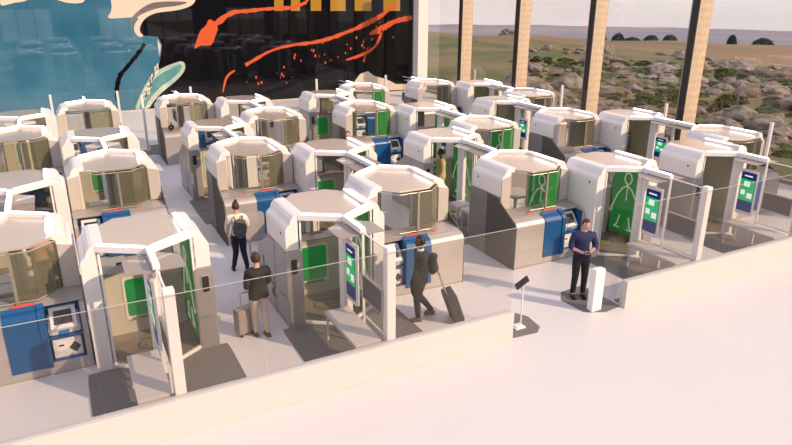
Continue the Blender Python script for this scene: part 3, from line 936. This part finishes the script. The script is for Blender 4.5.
def person(loc, rz, label, skin, hair, top, trouser, shoe, arms, legs=None, head_yaw=0, head_pitch=0, h=1.75, hair_style='short', jacket=False, collar=None, sleeve='long'):
    """faces +y in its own frame; arms = ((elbowL, wristL, fingersdirL), (elbowR, wristR, fingersdirR)); legs = ((kneeL, ankleL), ...)"""
    k = h / 1.75
    root = empty('person', loc, rz)
    root.scale = (k, k, k)
    tag(root, label, 'person')
    legs = legs or (((-0.10, 0.02, 0.49), (-0.11, -0.02, 0.09)), ((0.10, 0.02, 0.49), (0.11, -0.02, 0.09)))
    # --- the body, one skinned surface
    V = [((0, 0, 0.97), 0.10), ((0, 0, 1.10), 0.095), ((0, -0.01, 1.28), 0.10), ((0, -0.01, 1.42), 0.055), ((0, 0.01, 1.53), 0.052), ((0, 0.02, 1.60), 0.06)]
    E_ = [(0, 1), (1, 2), (2, 3), (3, 4), (4, 5)]
    for s, (kn, an) in zip((-1, 1), legs):
        b = len(V)
        V += [((s * 0.095, 0, 0.90), 0.085), (kn, 0.055), (an, 0.038), ((an[0], an[1] + 0.10, an[2] - 0.05), 0.03)]
        E_ += [(0, b), (b, b + 1), (b + 1, b + 2), (b + 2, b + 3)]
    chains = []
    for s, (el, wr, fd) in zip((-1, 1), arms):
        b = len(V)
        el, wr, fd = Vector(el), Vector(wr), Vector(fd).normalized()
        palm = wr + fd * 0.05
        V += [((s * 0.17, -0.01, 1.39), 0.045), (tuple(el), 0.042), (tuple(wr), 0.026), (tuple(palm), (0.032, 0.022))]
        E_ += [(3, b), (b, b + 1), (b + 1, b + 2), (b + 2, b + 3)]
        side = fd.cross(Vector((0, 1, 0)))
        if side.length < 0.3:
            side = fd.cross(Vector((0, 0, 1)))
        side.normalize()
        curl = fd.cross(side).normalized()
        if curl.y < 0:
            curl = -curl
        for i, ln in enumerate((0.062, 0.072, 0.068, 0.052)):
            o_ = (i - 1.5) * 0.0175
            p0 = palm + side * o_ + fd * 0.01
            p1 = palm + side * o_ * 1.1 + fd * (0.03 + ln * 0.35)
            p2 = p1 + fd * ln * 0.3 + curl * ln * 0.22
            p3 = p2 + fd * ln * 0.15 + curl * ln * 0.25
            chains.append(([(tuple(p0), 0.0095), (tuple(p1), 0.0088), (tuple(p2), 0.008), (tuple(p3), 0.007)], [(0, 1), (1, 2), (2, 3)], 0))
        t0 = wr + fd * 0.03
        ts = side * (-s * 0.03)
        chains.append(([(tuple(t0), 0.011), (tuple(t0 + ts + fd * 0.02), 0.0105), (tuple(t0 + ts * 1.5 + fd * 0.05 + curl * 0.01), 0.009)], [(0, 1), (1, 2)], 0))
    chains = [(V, E_, 0)] + chains
    hm = Matrix.Translation((0, 0.02, 1.56)) @ Matrix.Rotation(head_yaw, 4, 'Z') @ Matrix.Rotation(head_pitch, 4, 'X')

    def head(bm):
        n0 = len(bm.faces)
        b = bmesh.new()
        bmesh.ops.create_icosphere(b, subdivisions=3, radius=1)
        for v in b.verts:
            c = v.co.copy()
            w_ = 0.076 * (1 - 0.22 * max(0, -c.z))
            v.co = Vector((c.x * w_, c.y * 0.096 * (1 - 0.12 * max(0, -c.z)) + 0.012 * max(0, -c.z) * (1 if c.y > 0 else 0), c.z * 0.118))
            v.co += Vector((0, 0.01, 0.095))
        # nose, ears
        for q_, r_ in (((0, 0.108, 0.078), (0.012, 0.016, 0.020)), ((-0.078, 0.0, 0.085), (0.009, 0.018, 0.028)), ((0.078, 0.0, 0.085), (0.009, 0.018, 0.028))):
            t = bmesh.ops.create_icosphere(b, subdivisions=2, radius=1)
            for v in t['verts']:
                v.co = Vector((v.co.x * r_[0] + q_[0], v.co.y * r_[1] + q_[1], v.co.z * r_[2] + q_[2]))
        nskin = len(b.faces)
        for sx in (-1, 1):
            t = bmesh.ops.create_icosphere(b, subdivisions=1, radius=1)
            for v in t['verts']:
                v.co = Vector((v.co.x * 0.011 + sx * 0.030, v.co.y * 0.006 + 0.099, v.co.z * 0.006 + 0.105))
            t = bmesh.ops.create_icosphere(b, subdivisions=1, radius=1)
            for v in t['verts']:
                v.co = Vector((v.co.x * 0.016 + sx * 0.030, v.co.y * 0.006 + 0.102, v.co.z * 0.004 + 0.124))
        neye = len(b.faces)
        t = bmesh.ops.create_icosphere(b, subdivisions=1, radius=1)
        for v in t['verts']:
            v.co = Vector((v.co.x * 0.022, v.co.y * 0.006 + 0.099, v.co.z * 0.006 + 0.043))
        b.faces.ensure_lookup_table()
        for i, f in enumerate(b.faces):
            f.material_index = 0 if i < nskin else (1 if i < neye else 2)
        b.transform(hm)
        me = bpy.data.meshes.new('t')
        b.to_mesh(me)
        b.free()
        bm.from_mesh(me)
        bpy.data.meshes.remove(me)
    body = skin_obj('body', chains, [skin, EYE, LIP], root, extra=head)
    # --- hair: cap over the back and top of the skull
    hb = bmesh.new()
    bmesh.ops.create_icosphere(hb, subdivisions=3, radius=1)
    for v in list(hb.verts):
        c = v.co.copy()
        front = c.y > 0.25 and c.z < 0.62 - 0.0 * c.y
        low = c.z < (-0.55 if hair_style != 'short' else -0.35)
        if front or low:
            hb.verts.remove(v)
            continue
        j = 1 + 0.03 * noise.noise(c * 7)
        v.co = Vector((c.x * 0.086 * j, c.y * 0.104 * j + 0.002, c.z * 0.126 * j)) + Vector((0, 0.006, 0.098))
    me = bpy.data.meshes.new('hair')
    hb.transform(hm)
    hb.to_mesh(me)
    hb.free()
    ho = bpy.data.objects.new('hair', me)
    me.materials.append(hair)
    for p in me.polygons:
        p.use_smooth = True
    COL.objects.link(ho)
    ho.parent = root
    sol = ho.modifiers.new('thick', 'SOLIDIFY')
    sol.thickness = 0.012
    sol.offset = -0.5
    if hair_style == 'bun':
        MB().ball((0, -0.06, 0.245), (0.042, 0.042, 0.04), M=None).build('hair_bun', hair, ho, smooth=True).matrix_local = hm
    # --- trousers
    tv = [((0, 0, 0.99), 0.14), ((0, 0, 1.06), 0.135)]
    te = [(0, 1)]
    for s, (kn, an) in zip((-1, 1), legs):
        b = len(tv)
        tv += [((s * 0.095, 0, 0.88), 0.112), (((s * 0.09 + kn[0]) / 2, kn[1] / 2, (0.88 + kn[2]) / 2), 0.10), (kn, 0.080), (((kn[0] + an[0]) / 2, (kn[1] + an[1]) / 2, (kn[2] + an[2]) / 2), 0.070), ((an[0], an[1], an[2] - 0.03), 0.058)]
        te += [(0, b), (b, b + 1), (b + 1, b + 2), (b + 2, b + 3), (b + 3, b + 4)]
    skin_obj('trousers', [(tv, te, 0)], trouser, root)
    # --- shirt or jacket
    hem = 0.80 if jacket else 0.99
    sv = [((0, 0, 1.12), 0.150), ((0, 0, 1.28), 0.165), ((0, -0.005, 1.39), 0.125), ((0, 0.005, 1.48), 0.078)]
    se = [(0, 1), (1, 2), (2, 3)]
    b = len(sv)
    sv += [((0, 0, 0.99), 0.155)]
    se += [(0, b)]
    if jacket:
        sv += [((-0.10, 0, hem + 0.04), 0.125), ((0.10, 0, hem + 0.04), 0.125), ((-0.10, 0, hem + 0.02), 0.125), ((0.10, 0, hem + 0.02), 0.125)]
        se += [(b, b + 1), (b, b + 2), (b + 1, b + 3), (b + 2, b + 4)]
    for s, (el, wr, fd) in zip((-1, 1), arms):
        b = len(sv)
        el_, wr_ = Vector(el), Vector(wr)
        cu = wr_ if sleeve == 'long' else el_.lerp(wr_, 0.35)
        sv += [((s * 0.195, 0, 1.395), 0.088), (tuple(el_), 0.068), (tuple(cu), 0.052 if sleeve == 'long' else 0.06)]
        se += [(2, b), (b, b + 1), (b + 1, b + 2)]
    skin_obj('jacket' if jacket else 'shirt', [(sv, se, 0)], top, root)
    if collar:
        MB().tube([(0, 0.012, 1.47), (0, 0.015, 1.515)], [0.072, 0.064], 12).build('shirt_collar', collar, root, smooth=True)
    for s, (kn, an) in zip((-1, 1), legs):
        b = MB()
        b.ball((an[0], an[1] + 0.055, an[2] - 0.045), (0.045, 0.125, 0.045))
        b.box(an[0] - 0.04, an[0] + 0.04, an[1] - 0.06, an[1] + 0.17, an[2] - 0.09, an[2] - 0.07)
        b.build('shoe', shoe, root, smooth=False)
    return root

SK1 = mat('skin_light', (0.58, 0.34, 0.25), 0.5)
SK2 = mat('skin_dark', (0.12, 0.06, 0.04), 0.5)
HR = mat('hair_brown', (0.06, 0.028, 0.016), 0.6)
HB = mat('hair_black', (0.012, 0.010, 0.010), 0.6)
NAVYC = mat('navy_cloth', (0.012, 0.012, 0.03), 0.8)
CHAR = mat('charcoal_cloth', (0.022, 0.021, 0.022), 0.85)
BSH = mat('blue_shirt', (0.014, 0.022, 0.095), 0.75)
BLK = mat('black_leather', (0.012, 0.011, 0.011), 0.4)
TAN = mat('tan_shoe', (0.14, 0.07, 0.04), 0.5)
BEI = mat('beige_trousers', (0.62, 0.51, 0.43), 0.8)
IVO = mat('ivory_cloth', (0.75, 0.66, 0.60), 0.8)
GRYC = mat('grey_backpack_cloth', (0.085, 0.08, 0.085), 0.85)
CASE = mat('suitcase_grey', (0.075, 0.068, 0.062), 0.45)
CASEB = mat('suitcase_beige', (0.36, 0.30, 0.27), 0.4)
HND = (0, 0.2, -1)

def face(dx, dy):
    return math.atan2(dy, dx) - pi / 2

# man in blue shirt, hands together, turned to the viewer
man = person((8.36, -2.12, 0.015), face(-0.45, -1), 'man in dark blue shirt and black trousers standing in the gate gap, hands together', SK1, HR, BSH, mat('black_cloth', (0.010, 0.009, 0.014), 0.8), BLK,
       (((-0.27, 0.02, 1.14), (-0.06, 0.24, 1.10), (0.8, 0.5, 0.15)), ((0.27, 0.02, 1.14), (0.07, 0.24, 1.10), (-0.8, 0.5, 0.15))), head_pitch=-0.30, head_yaw=0.1, h=1.78, sleeve='short', hair_style='short')
ph = MB().box(-0.035, 0.035, -0.005, 0.005, -0.07, 0.07, M=Matrix.Rotation(-0.9, 4, 'X')).build('phone', DARK)
ph.location = man.matrix_basis @ Vector((0.0, 0.335, 1.135))
ph.rotation_euler = (0, 0, face(-0.45, -1))
tag(ph, 'small dark phone held by the man in dark blue shirt', 'phone')

# woman in blazer seen from behind, with a carry-on
person((1.84, -0.62, 0.0), face(-0.15, 1), 'woman in dark blazer and beige trousers seen from behind in the left aisle', SK1, HR, CHAR, BEI, TAN,
       (((-0.24, 0.0, 1.14), (-0.16, 0.20, 1.0), (0.2, 0.8, -0.3)), ((0.24, 0.0, 1.13), (0.16, 0.20, 1.0), (-0.2, 0.8, -0.3))), legs=(((-0.08, 0.06, 0.49), (-0.09, 0.04, 0.09)), ((0.10, 0.0, 0.48), (0.10, -0.10, 0.09))), h=1.68, jacket=True, hair_style='long')

def suitcase(loc, rz, label, m, hgt=0.55, tilt=0.0, w=0.38, handle=0.42):
    r = empty('suitcase', loc, rz)
    r.rotation_euler = (tilt, 0, rz)
    tag(r, label, 'suitcase')
    b = MB().box(-w / 2, w / 2, -0.11, 0.11, 0.05, 0.05 + hgt, 0.03)
    bo = b.build('shell', m, r)
    rb = MB()
    for k in range(6):
        x = -w / 2 + w * (k + 0.7) / 6.4
        rb.box(x - 0.008, x + 0.008, -0.116, 0.116, 0.09, 0.01 + hgt)
    rb.build('ribs', m, bo)
    t = MB().tube([(-0.09, -0.05, hgt), (-0.09, -0.05, hgt + handle)], 0.009).tube([(0.09, -0.05, hgt), (0.09, -0.05, hgt + handle)], 0.009).tube([(-0.10, -0.05, hgt + handle), (0.10, -0.05, hgt + handle)], 0.015)
    t.build('pull_handle', SILVER, r)
    for sx in (-1, 1):
        MB().tube([(sx * (w / 2 - 0.05) - 0.02, -0.09, 0.03), (sx * (w / 2 - 0.05) + 0.02, -0.09, 0.03)], 0.03, 12).build('wheel', BLK, r)
    return r
suitcase((1.60, -0.40, 0.0), 0.25, 'small beige carry-on suitcase beside the legs of the woman in dark blazer', CASEB, 0.50, handle=0.38)
# shoulder bag of the same woman
hb_ = empty('shoulder_bag', (2.15, -0.62, 0))
tag(hb_, 'brown shoulder bag hanging at the right hip of the woman in dark blazer', 'bag')
MB().ball((0, -0.02, 0.86), (0.05, 0.12, 0.11)).build('bag_body', mat('brown_leather', (0.14, 0.09, 0.06), 0.5), hb_, smooth=True)
MB().tube([(0, -0.06, 0.93), (-0.03, -0.09, 1.2), (-0.11, -0.04, 1.42), (-0.06, 0.09, 1.2), (0, 0.03, 0.95)], 0.008).build('strap', BLK, hb_)

# woman with bun and backpack seen from behind, leaning to the conveyor
person((2.30, 2.62, 0.0), face(0.05, 1), 'woman with a hair bun and white top seen from behind, wearing a grey backpack', SK1, HR, IVO, NAVYC, BLK,
       (((-0.25, 0.04, 1.14), (-0.22, 0.20, 0.96), (0, 0.6, -0.8)), ((0.25, 0.04, 1.14), (0.26, 0.24, 1.02), (0, 0.8, -0.5))), legs=(((-0.08, 0.02, 0.49), (-0.16, 0.05, 0.09)), ((0.10, 0.0, 0.48), (0.16, -0.06, 0.09))), h=1.66, hair_style='bun', head_pitch=-0.1)

def backpack(loc, rz, label, m, s=1.0):
    r = empty('backpack', loc, rz)
    r.scale = (s, s, s)
    tag(r, label, 'backpack')
    b = MB().ball((0, -0.10, 0.22), (0.165, 0.10, 0.25), 3)
    b.ball((0, -0.17, 0.13), (0.12, 0.06, 0.12), 2)
    b.build('pack_body', m, r, smooth=True)
    MB().ball((0, -0.12, 0.41), (0.14, 0.09, 0.06), 2).build('top_flap', m, r, smooth=True)
    for sx in (-1, 1):
        MB().tube([(sx * 0.08, -0.06, 0.40), (sx * 0.10, 0.02, 0.50), (sx * 0.11, 0.12, 0.44), (sx * 0.12, 0.13, 0.24), (sx * 0.13, 0.0, 0.08)], 0.016).build('strap', m, r)
    return r
backpack((2.30, 2.48, 0.90), face(0.05, 1), 'grey backpack on the back of the woman with the hair bun', GRYC, 0.95)

# man in suit walking to the left, pulling a suitcase
person((4.86, -1.42, 0.0), face(-1, 0.25), 'man in dark grey suit walking left past the blue conveyor door, pulling a suitcase', SK2, HB, CHAR, CHAR, TAN,
       (((-0.25, 0.02, 1.13), (-0.16, 0.16, 0.98), (0.2, 0.6, -0.7)), ((0.27, -0.10, 1.14), (0.30, -0.30, 0.95), (0, -0.6, -0.7))), legs=(((-0.09, 0.10, 0.50), (-0.09, 0.06, 0.09)), ((0.09, 0.02, 0.49), (0.10, -0.28, 0.12))), h=1.76, jacket=True, collar=mat('white_collar', (0.8, 0.78, 0.76), 0.7))
backpack((5.0, -1.46, 0.98), face(-1, 0.25), 'dark backpack on the back of the man in dark grey suit', mat('dark_backpack_cloth', (0.03, 0.028, 0.027), 0.85), 0.9)
suitcase((5.52, -1.80, 0.0), face(1, -0.30), 'dark grey ribbed suitcase tilted behind the man in dark grey suit', CASE, 0.62, tilt=0.34, w=0.46, handle=0.50)
cb = empty('coat', (4.66, -1.62, 0.0))
tag(cb, 'dark coat folded over the left arm of the man in dark grey suit', 'coat')
MB().ball((0, 0, 0.88), (0.14, 0.09, 0.30), 3).build('folded_cloth', CHAR, cb, smooth=True)

# people further in
YEL = mat('pale_yellow_cloth', (0.70, 0.58, 0.33), 0.8)
person((9.06, 4.72, 0.03), face(-1, 0.35), 'person with dark hair in pale yellow clothes standing inside a pod right of centre', SK2, HB, YEL, YEL, BLK,
       (((-0.25, 0.0, 1.14), (-0.22, 0.14, 0.93), HND), ((0.26, 0.0, 1.14), (0.22, 0.14, 0.93), HND)), h=1.72, jacket=True)
person((7.62, 8.45, 0.0), face(-0.6, -1), 'person with dark hair and orange top whose head shows over the roofs left of centre', SK1, HB, mat('orange_cloth', (0.65, 0.18, 0.05), 0.8), NAVYC, BLK,
       (((-0.25, 0.0, 1.14), (-0.22, 0.1, 0.93), HND), ((0.25, 0.0, 1.14), (0.22, 0.1, 0.93), HND)), h=1.74)
person((-1.72, 2.75, 0.0), face(0.35, 1), 'person in rose top and light trousers behind the glass of the left-edge pod', SK1, mat('hair_orange', (0.55, 0.16, 0.04), 0.7), mat('rose_cloth', (0.62, 0.40, 0.32), 0.8), mat('light_trousers', (0.55, 0.53, 0.55), 0.8), BLK,
       (((-0.25, 0.08, 1.14), (-0.20, 0.30, 1.05), (0, 1, 0)), ((0.26, 0.08, 1.14), (0.22, 0.30, 1.05), (0, 1, 0))), h=1.66, hair_style='long')

# bags on conveyors
def holdall(loc, label, m, s=1.0, rz=0):
    r = empty('holdall', loc, rz)
    r.scale = (s, s, s)
    tag(r, label, 'bag')
    MB().ball((0, 0, 0.13), (0.22, 0.12, 0.13), 3).build('bag_body', m, r, smooth=True)
    MB().tube([(-0.1, 0, 0.24), (-0.07, 0, 0.34), (0.07, 0, 0.34), (0.1, 0, 0.24)], 0.012).build('handle', m, r)
holdall((2.72, 13.78, 1.26), 'black bag on the conveyor end of the last pod before the teal painted hand', BLK, 0.9, 1.2)

# ------------------------------------------------------------------ land beyond the windows
GR = mat('dry_grass', (0.20, 0.15, 0.075), 0.95)
g_ = GR.node_tree
n_, l_ = g_.nodes, g_.links
tcg = n_.new('ShaderNodeTexCoord')
nz1 = n_.new('ShaderNodeTexNoise')
nz1.inputs['Scale'].default_value = 0.09
nz1.inputs['Detail'].default_value = 9
nz1.inputs['Roughness'].default_value = 0.65
r1 = n_.new('ShaderNodeValToRGB')
r1.color_ramp.elements[0].position = 0.38
r1.color_ramp.elements[0].color = (0.055, 0.095, 0.022, 1)
r1.color_ramp.elements[1].position = 0.60
r1.color_ramp.elements[1].color = (0.19, 0.155, 0.08, 1)
l_.new(tcg.outputs['Object'], nz1.inputs['Vector'])
l_.new(nz1.outputs[0], r1.inputs[0])
nz2 = n_.new('ShaderNodeTexNoise')
nz2.inputs['Scale'].default_value = 0.02
nz2.inputs['Detail'].default_value = 8
mp2 = n_.new('ShaderNodeMapping')
mp2.inputs['Scale'].default_value = (2.2, 0.8, 1)
l_.new(tcg.outputs['Object'], mp2.inputs[0])
l_.new(mp2.outputs[0], nz2.inputs['Vector'])
r2 = n_.new('ShaderNodeValToRGB')
r2.color_ramp.elements[0].position = 0.35
r2.color_ramp.elements[0].color = (0.14, 0.105, 0.05, 1)
r2.color_ramp.elements[1].position = 0.65
r2.color_ramp.elements[1].color = (0.27, 0.18, 0.095, 1)
l_.new(nz2.outputs[0], r2.inputs[0])
sx_ = n_.new('ShaderNodeSeparateXYZ')
l_.new(tcg.outputs['Object'], sx_.inputs[0])
mr2 = n_.new('ShaderNodeMapRange')
mr2.inputs['From Min'].default_value = 62
mr2.inputs['From Max'].default_value = 85
l_.new(sx_.outputs['X'], mr2.inputs['Value'])
mxg = n_.new('ShaderNodeMix')
mxg.data_type = 'RGBA'
l_.new(mr2.outputs[0], mxg.inputs[0])
l_.new(r1.outputs[0], mxg.inputs['A'])
l_.new(r2.outputs[0], mxg.inputs['B'])
l_.new(mxg.outputs['Result'], n_['Principled BSDF'].inputs['Base Color'])

CAMP = Vector((-0.962, -11.478, 6.18))

def ground_z(x, y):
    if x < 60:
        z = -1.0
    else:
        z = -1.0 - (x - 60) * 0.047 - max(0, y - 90) * 0.052 * min(1, (x - 60) / 60)
    if x > 22:
        z += 0.9 * noise.noise(Vector((x * 0.045, y * 0.045, 0))) * min(1, (x - 22) / 20) * (1 if x < 90 else 90 / x)
    return z

def grid(x0, x1, nx, y0, y1, ny, fz, pw=1.0):
    bm = bmesh.new()
    vs = []
    for i in range(nx + 1):
        row = []
        for j in range(ny + 1):
            x = x0 + (x1 - x0) * (i / nx) ** pw
            y = y0 + (y1 - y0) * j / ny
            row.append(bm.verts.new((x, y, fz(x, y))))
        vs.append(row)
    for i in range(nx):
        for j in range(ny):
            bm.faces.new((vs[i][j], vs[i + 1][j], vs[i + 1][j + 1], vs[i][j + 1]))
    return bm
bm = grid(21.4, 210, 70, -120, 420, 90, ground_z, 1.6)
me = bpy.data.meshes.new('field')
bm.to_mesh(me)
bm.free()
for p in me.polygons:
    p.use_smooth = True
me.materials.append(GR)
fo = bpy.data.objects.new('ground', me)
COL.objects.link(fo)
struct(fo)

# distant plain and hills
HZ = mat('distant_land', (0.20, 0.20, 0.26), 1.0, noise_=(0.0016, (0.30, 0.27, 0.30)), stretch=(1, 1, 6))
def far_z(x, y):
    r = math.hypot(x, y)
    return -22 - (r - 300) * 0.043 + 5 * noise.noise(Vector((x * 0.002, y * 0.002, 3))) * min(1, r / 1500) * (r / 1500)
bm = grid(211, 5200, 60, -1500, 6500, 90, far_z, 1.5)
me = bpy.data.meshes.new('distant_plain')
bm.to_mesh(me)
bm.free()
for p in me.polygons:
    p.use_smooth = True
me.materials.append(HZ)
fo = bpy.data.objects.new('distant_plain', me)
COL.objects.link(fo)
struct(fo)

# rocks
ROCKM = [mat('rock_grey', (0.10, 0.09, 0.078), 0.9, noise_=(2.2, (0.28, 0.245, 0.215)), bump=None),
         mat('rock_tan', (0.13, 0.095, 0.07), 0.9, noise_=(1.8, (0.26, 0.205, 0.16)))]
rock_protos = []
for k in range(7):
    b = bmesh.new()
    bmesh.ops.create_icosphere(b, subdivisions=3, radius=1)
    off = Vector((k * 11.3, k * 3.1, 0))
    for v in b.verts:
        c = v.co.copy()
        d_ = 1 + 0.38 * noise.noise(c * 1.1 + off) + 0.14 * noise.noise(c * 3.1 + off)
        v.co = Vector((c.x * d_ * 1.2, c.y * d_ * 0.95, c.z * d_ * 0.62))
    for q in range(4):
        nn = Vector((noise.noise(off + Vector((q, 0, 1))), noise.noise(off + Vector((0, q, 5))), 0.5 + 0.3 * q / 4)).normalized()
        for v in b.verts:
            t = v.co.dot(nn) - 0.62
            if t > 0:
                v.co -= nn * t * 0.85
    me = bpy.data.meshes.new('boulder')
    b.to_mesh(me)
    b.free()
    me.materials.append(ROCKM[k % 2])
    rock_protos.append(me)
rr = random.Random(11)
def in_view_spot(rng, a0, a1, d0, d1):
    a = radians(rng.uniform(a0, a1))
    d_ = rng.uniform(d0, d1)
    return CAMP.x + d_ * sin(a), CAMP.y + d_ * cos(a)
spots = []
def free(x, y, r):
    for a, b, c in spots:
        if (a - x) ** 2 + (b - y) ** 2 < (r + c) ** 2:
            return False
    return True
cnt = 0
tries = 0
while cnt < 230 and tries < 9000:
    tries += 1
    x, y = in_view_spot(rr, 38, 64, 34, 92)
    dist = math.hypot(x - CAMP.x, y - CAMP.y)
    if x < 26 or (math.hypot(x, y) > 70 and rr.random() < 0.35) or noise.noise(Vector((x * 0.09, y * 0.09, 7))) < -0.18:
        continue
    s = rr.choice((0.35, 0.45, 0.6, 0.8, 1.1)) * rr.uniform(0.7, 1.15)
    if not free(x, y, s * 1.25):
        continue
    spots.append((x, y, s * 1.25))
    o = bpy.data.objects.new('boulder', rock_protos[rr.randrange(7)])
    COL.objects.link(o)
    o.scale = (s * rr.uniform(0.9, 1.3), s, s * rr.uniform(0.8, 1.2))
    o.rotation_euler = (0, 0, rr.uniform(0, 6.28))
    o.location = (x, y, ground_z(x, y) + s * 0.22)
    tone = 'grey' if rock_protos.index(o.data) % 2 == 0 else 'tan'
    size = 'small' if s < 0.5 else ('large' if s > 0.95 else 'middling')
    zone = 'in the near rocky grass beyond the windows' if x < 42 else 'on the rising field edge beyond the windows'
    tag(o, '%s %s weathered boulder %s' % (size, tone, zone), 'boulder', '%s %s boulders %s' % (size, tone, zone))
    cnt += 1

# shrubs: leaf clusters
def leaf_mesh(n, rx, rz, ls, seed, flat_=False):
    r = random.Random(seed)
    b = bmesh.new()
    for k in range(n):
        u = Vector((r.gauss(0, 1), r.gauss(0, 1), r.gauss(0, 1))).normalized() * r.uniform(0.55, 1) ** 0.5
        c = Vector((u.x * rx, u.y * rx, abs(u.z) * rz if not flat_ else u.z * rz))
        a = Vector((r.gauss(0, 1), r.gauss(0, 1), r.gauss(0, 1))).normalized() * ls
        t = a.orthogonal().normalized() * ls * 0.5
        vs = [b.verts.new(c + q) for q in (-a, t, a, -t)]
        b.faces.new(vs)
    me = bpy.data.meshes.new('foliage')
    b.to_mesh(me)
    b.free()
    return me
SHM = [mat('shrub_green', (0.045, 0.085, 0.018), 0.9, noise_=(3, (0.10, 0.16, 0.035))), mat('shrub_olive', (0.06, 0.065, 0.022), 0.9, noise_=(3, (0.10, 0.09, 0.035)))]
shp = []
for k in range(4):
    me = leaf_mesh(420, 0.8, 0.65, 0.10, k)
    me.materials.append(SHM[k % 2])
    shp.append(me)
cnt = 0
tries = 0
while cnt < 260 and tries < 9000:
    tries += 1
    x, y = in_view_spot(rr, 38, 64, 34, 80)
    s = rr.uniform(0.4, 1.15)
    if x < 25 or not free(x, y, s * 1.1):
        continue
    spots.append((x, y, s * 1.1))
    o = bpy.data.objects.new('low_shrub', shp[rr.randrange(4)])
    COL.objects.link(o)
    o.scale = (s * 1.3, s * 1.3, s * 0.8)
    o.rotation_euler = (0, 0, rr.uniform(0, 6.28))
    o.location = (x, y, ground_z(x, y) - 0.02)
    tone = 'dark green' if shp.index(o.data) % 2 == 0 else 'olive'
    size = 'tiny' if s < 0.5 else ('wide' if s > 0.75 else 'low')
    zone = 'between the boulders nearest the windows' if x < 42 else 'between the farther boulders beyond the windows'
    tag(o, '%s %s shrub growing %s' % (size, tone, zone), 'shrub', '%s %s shrubs %s' % (size, tone, zone))
    cnt += 1

# trees on the rise of the field
TRM = mat('tree_dark', (0.035, 0.045, 0.025), 0.95)
TRK = mat('trunk', (0.06, 0.045, 0.03), 0.9)
for k, (az, wid, hh, lb) in enumerate(((37.0, 3.0, 2.7, 'round dark tree alone on the field edge, left of the second facade pillar'),
                                       (44.4, 2.3, 2.3, 'dark tree just right of the third facade pillar'),
                                       (45.9, 1.9, 2.0, 'smaller dark tree second from the third facade pillar'),
                                       (47.0, 2.6, 1.2, 'low dark bush left of the group of three in the middle right pane'),
                                       (48.4, 2.2, 1.7, 'left tree of the clump near the fourth facade pillar'),
                                       (49.8, 2.1, 1.8, 'right tree of the clump near the fourth facade pillar'),
                                       (54.2, 1.2, 2.0, 'single small tree in the rightmost pane'),
                                       (56.3, 2.6, 1.5, 'broad low tree clump nearest the right picture edge'))):
    a = radians(az)
    D = 190 / max(sin(a), 0.1) * 0.98
    D = (196 - CAMP.x) / sin(a)
    x, y = CAMP.x + D * sin(a), CAMP.y + D * cos(a)
    z = ground_z(x, y)
    sc_ = D / 200
    r = empty('field_tree', (x, y, z - 0.3))
    tag(r, lb, 'tree', 'trees on the horizon')
    MB().tube([(0, 0, 0), (0.1, 0, hh * 0.5 * sc_)], [0.25, 0.12]).build('trunk', TRK, r)
    me = leaf_mesh(900, wid * sc_, hh * 1.35 * sc_, 0.38, 50 + k)
    me.materials.append(TRM)
    o = bpy.data.objects.new('crown', me)
    COL.objects.link(o)
    o.parent = r
    o.location = (0, 0, 0.3)
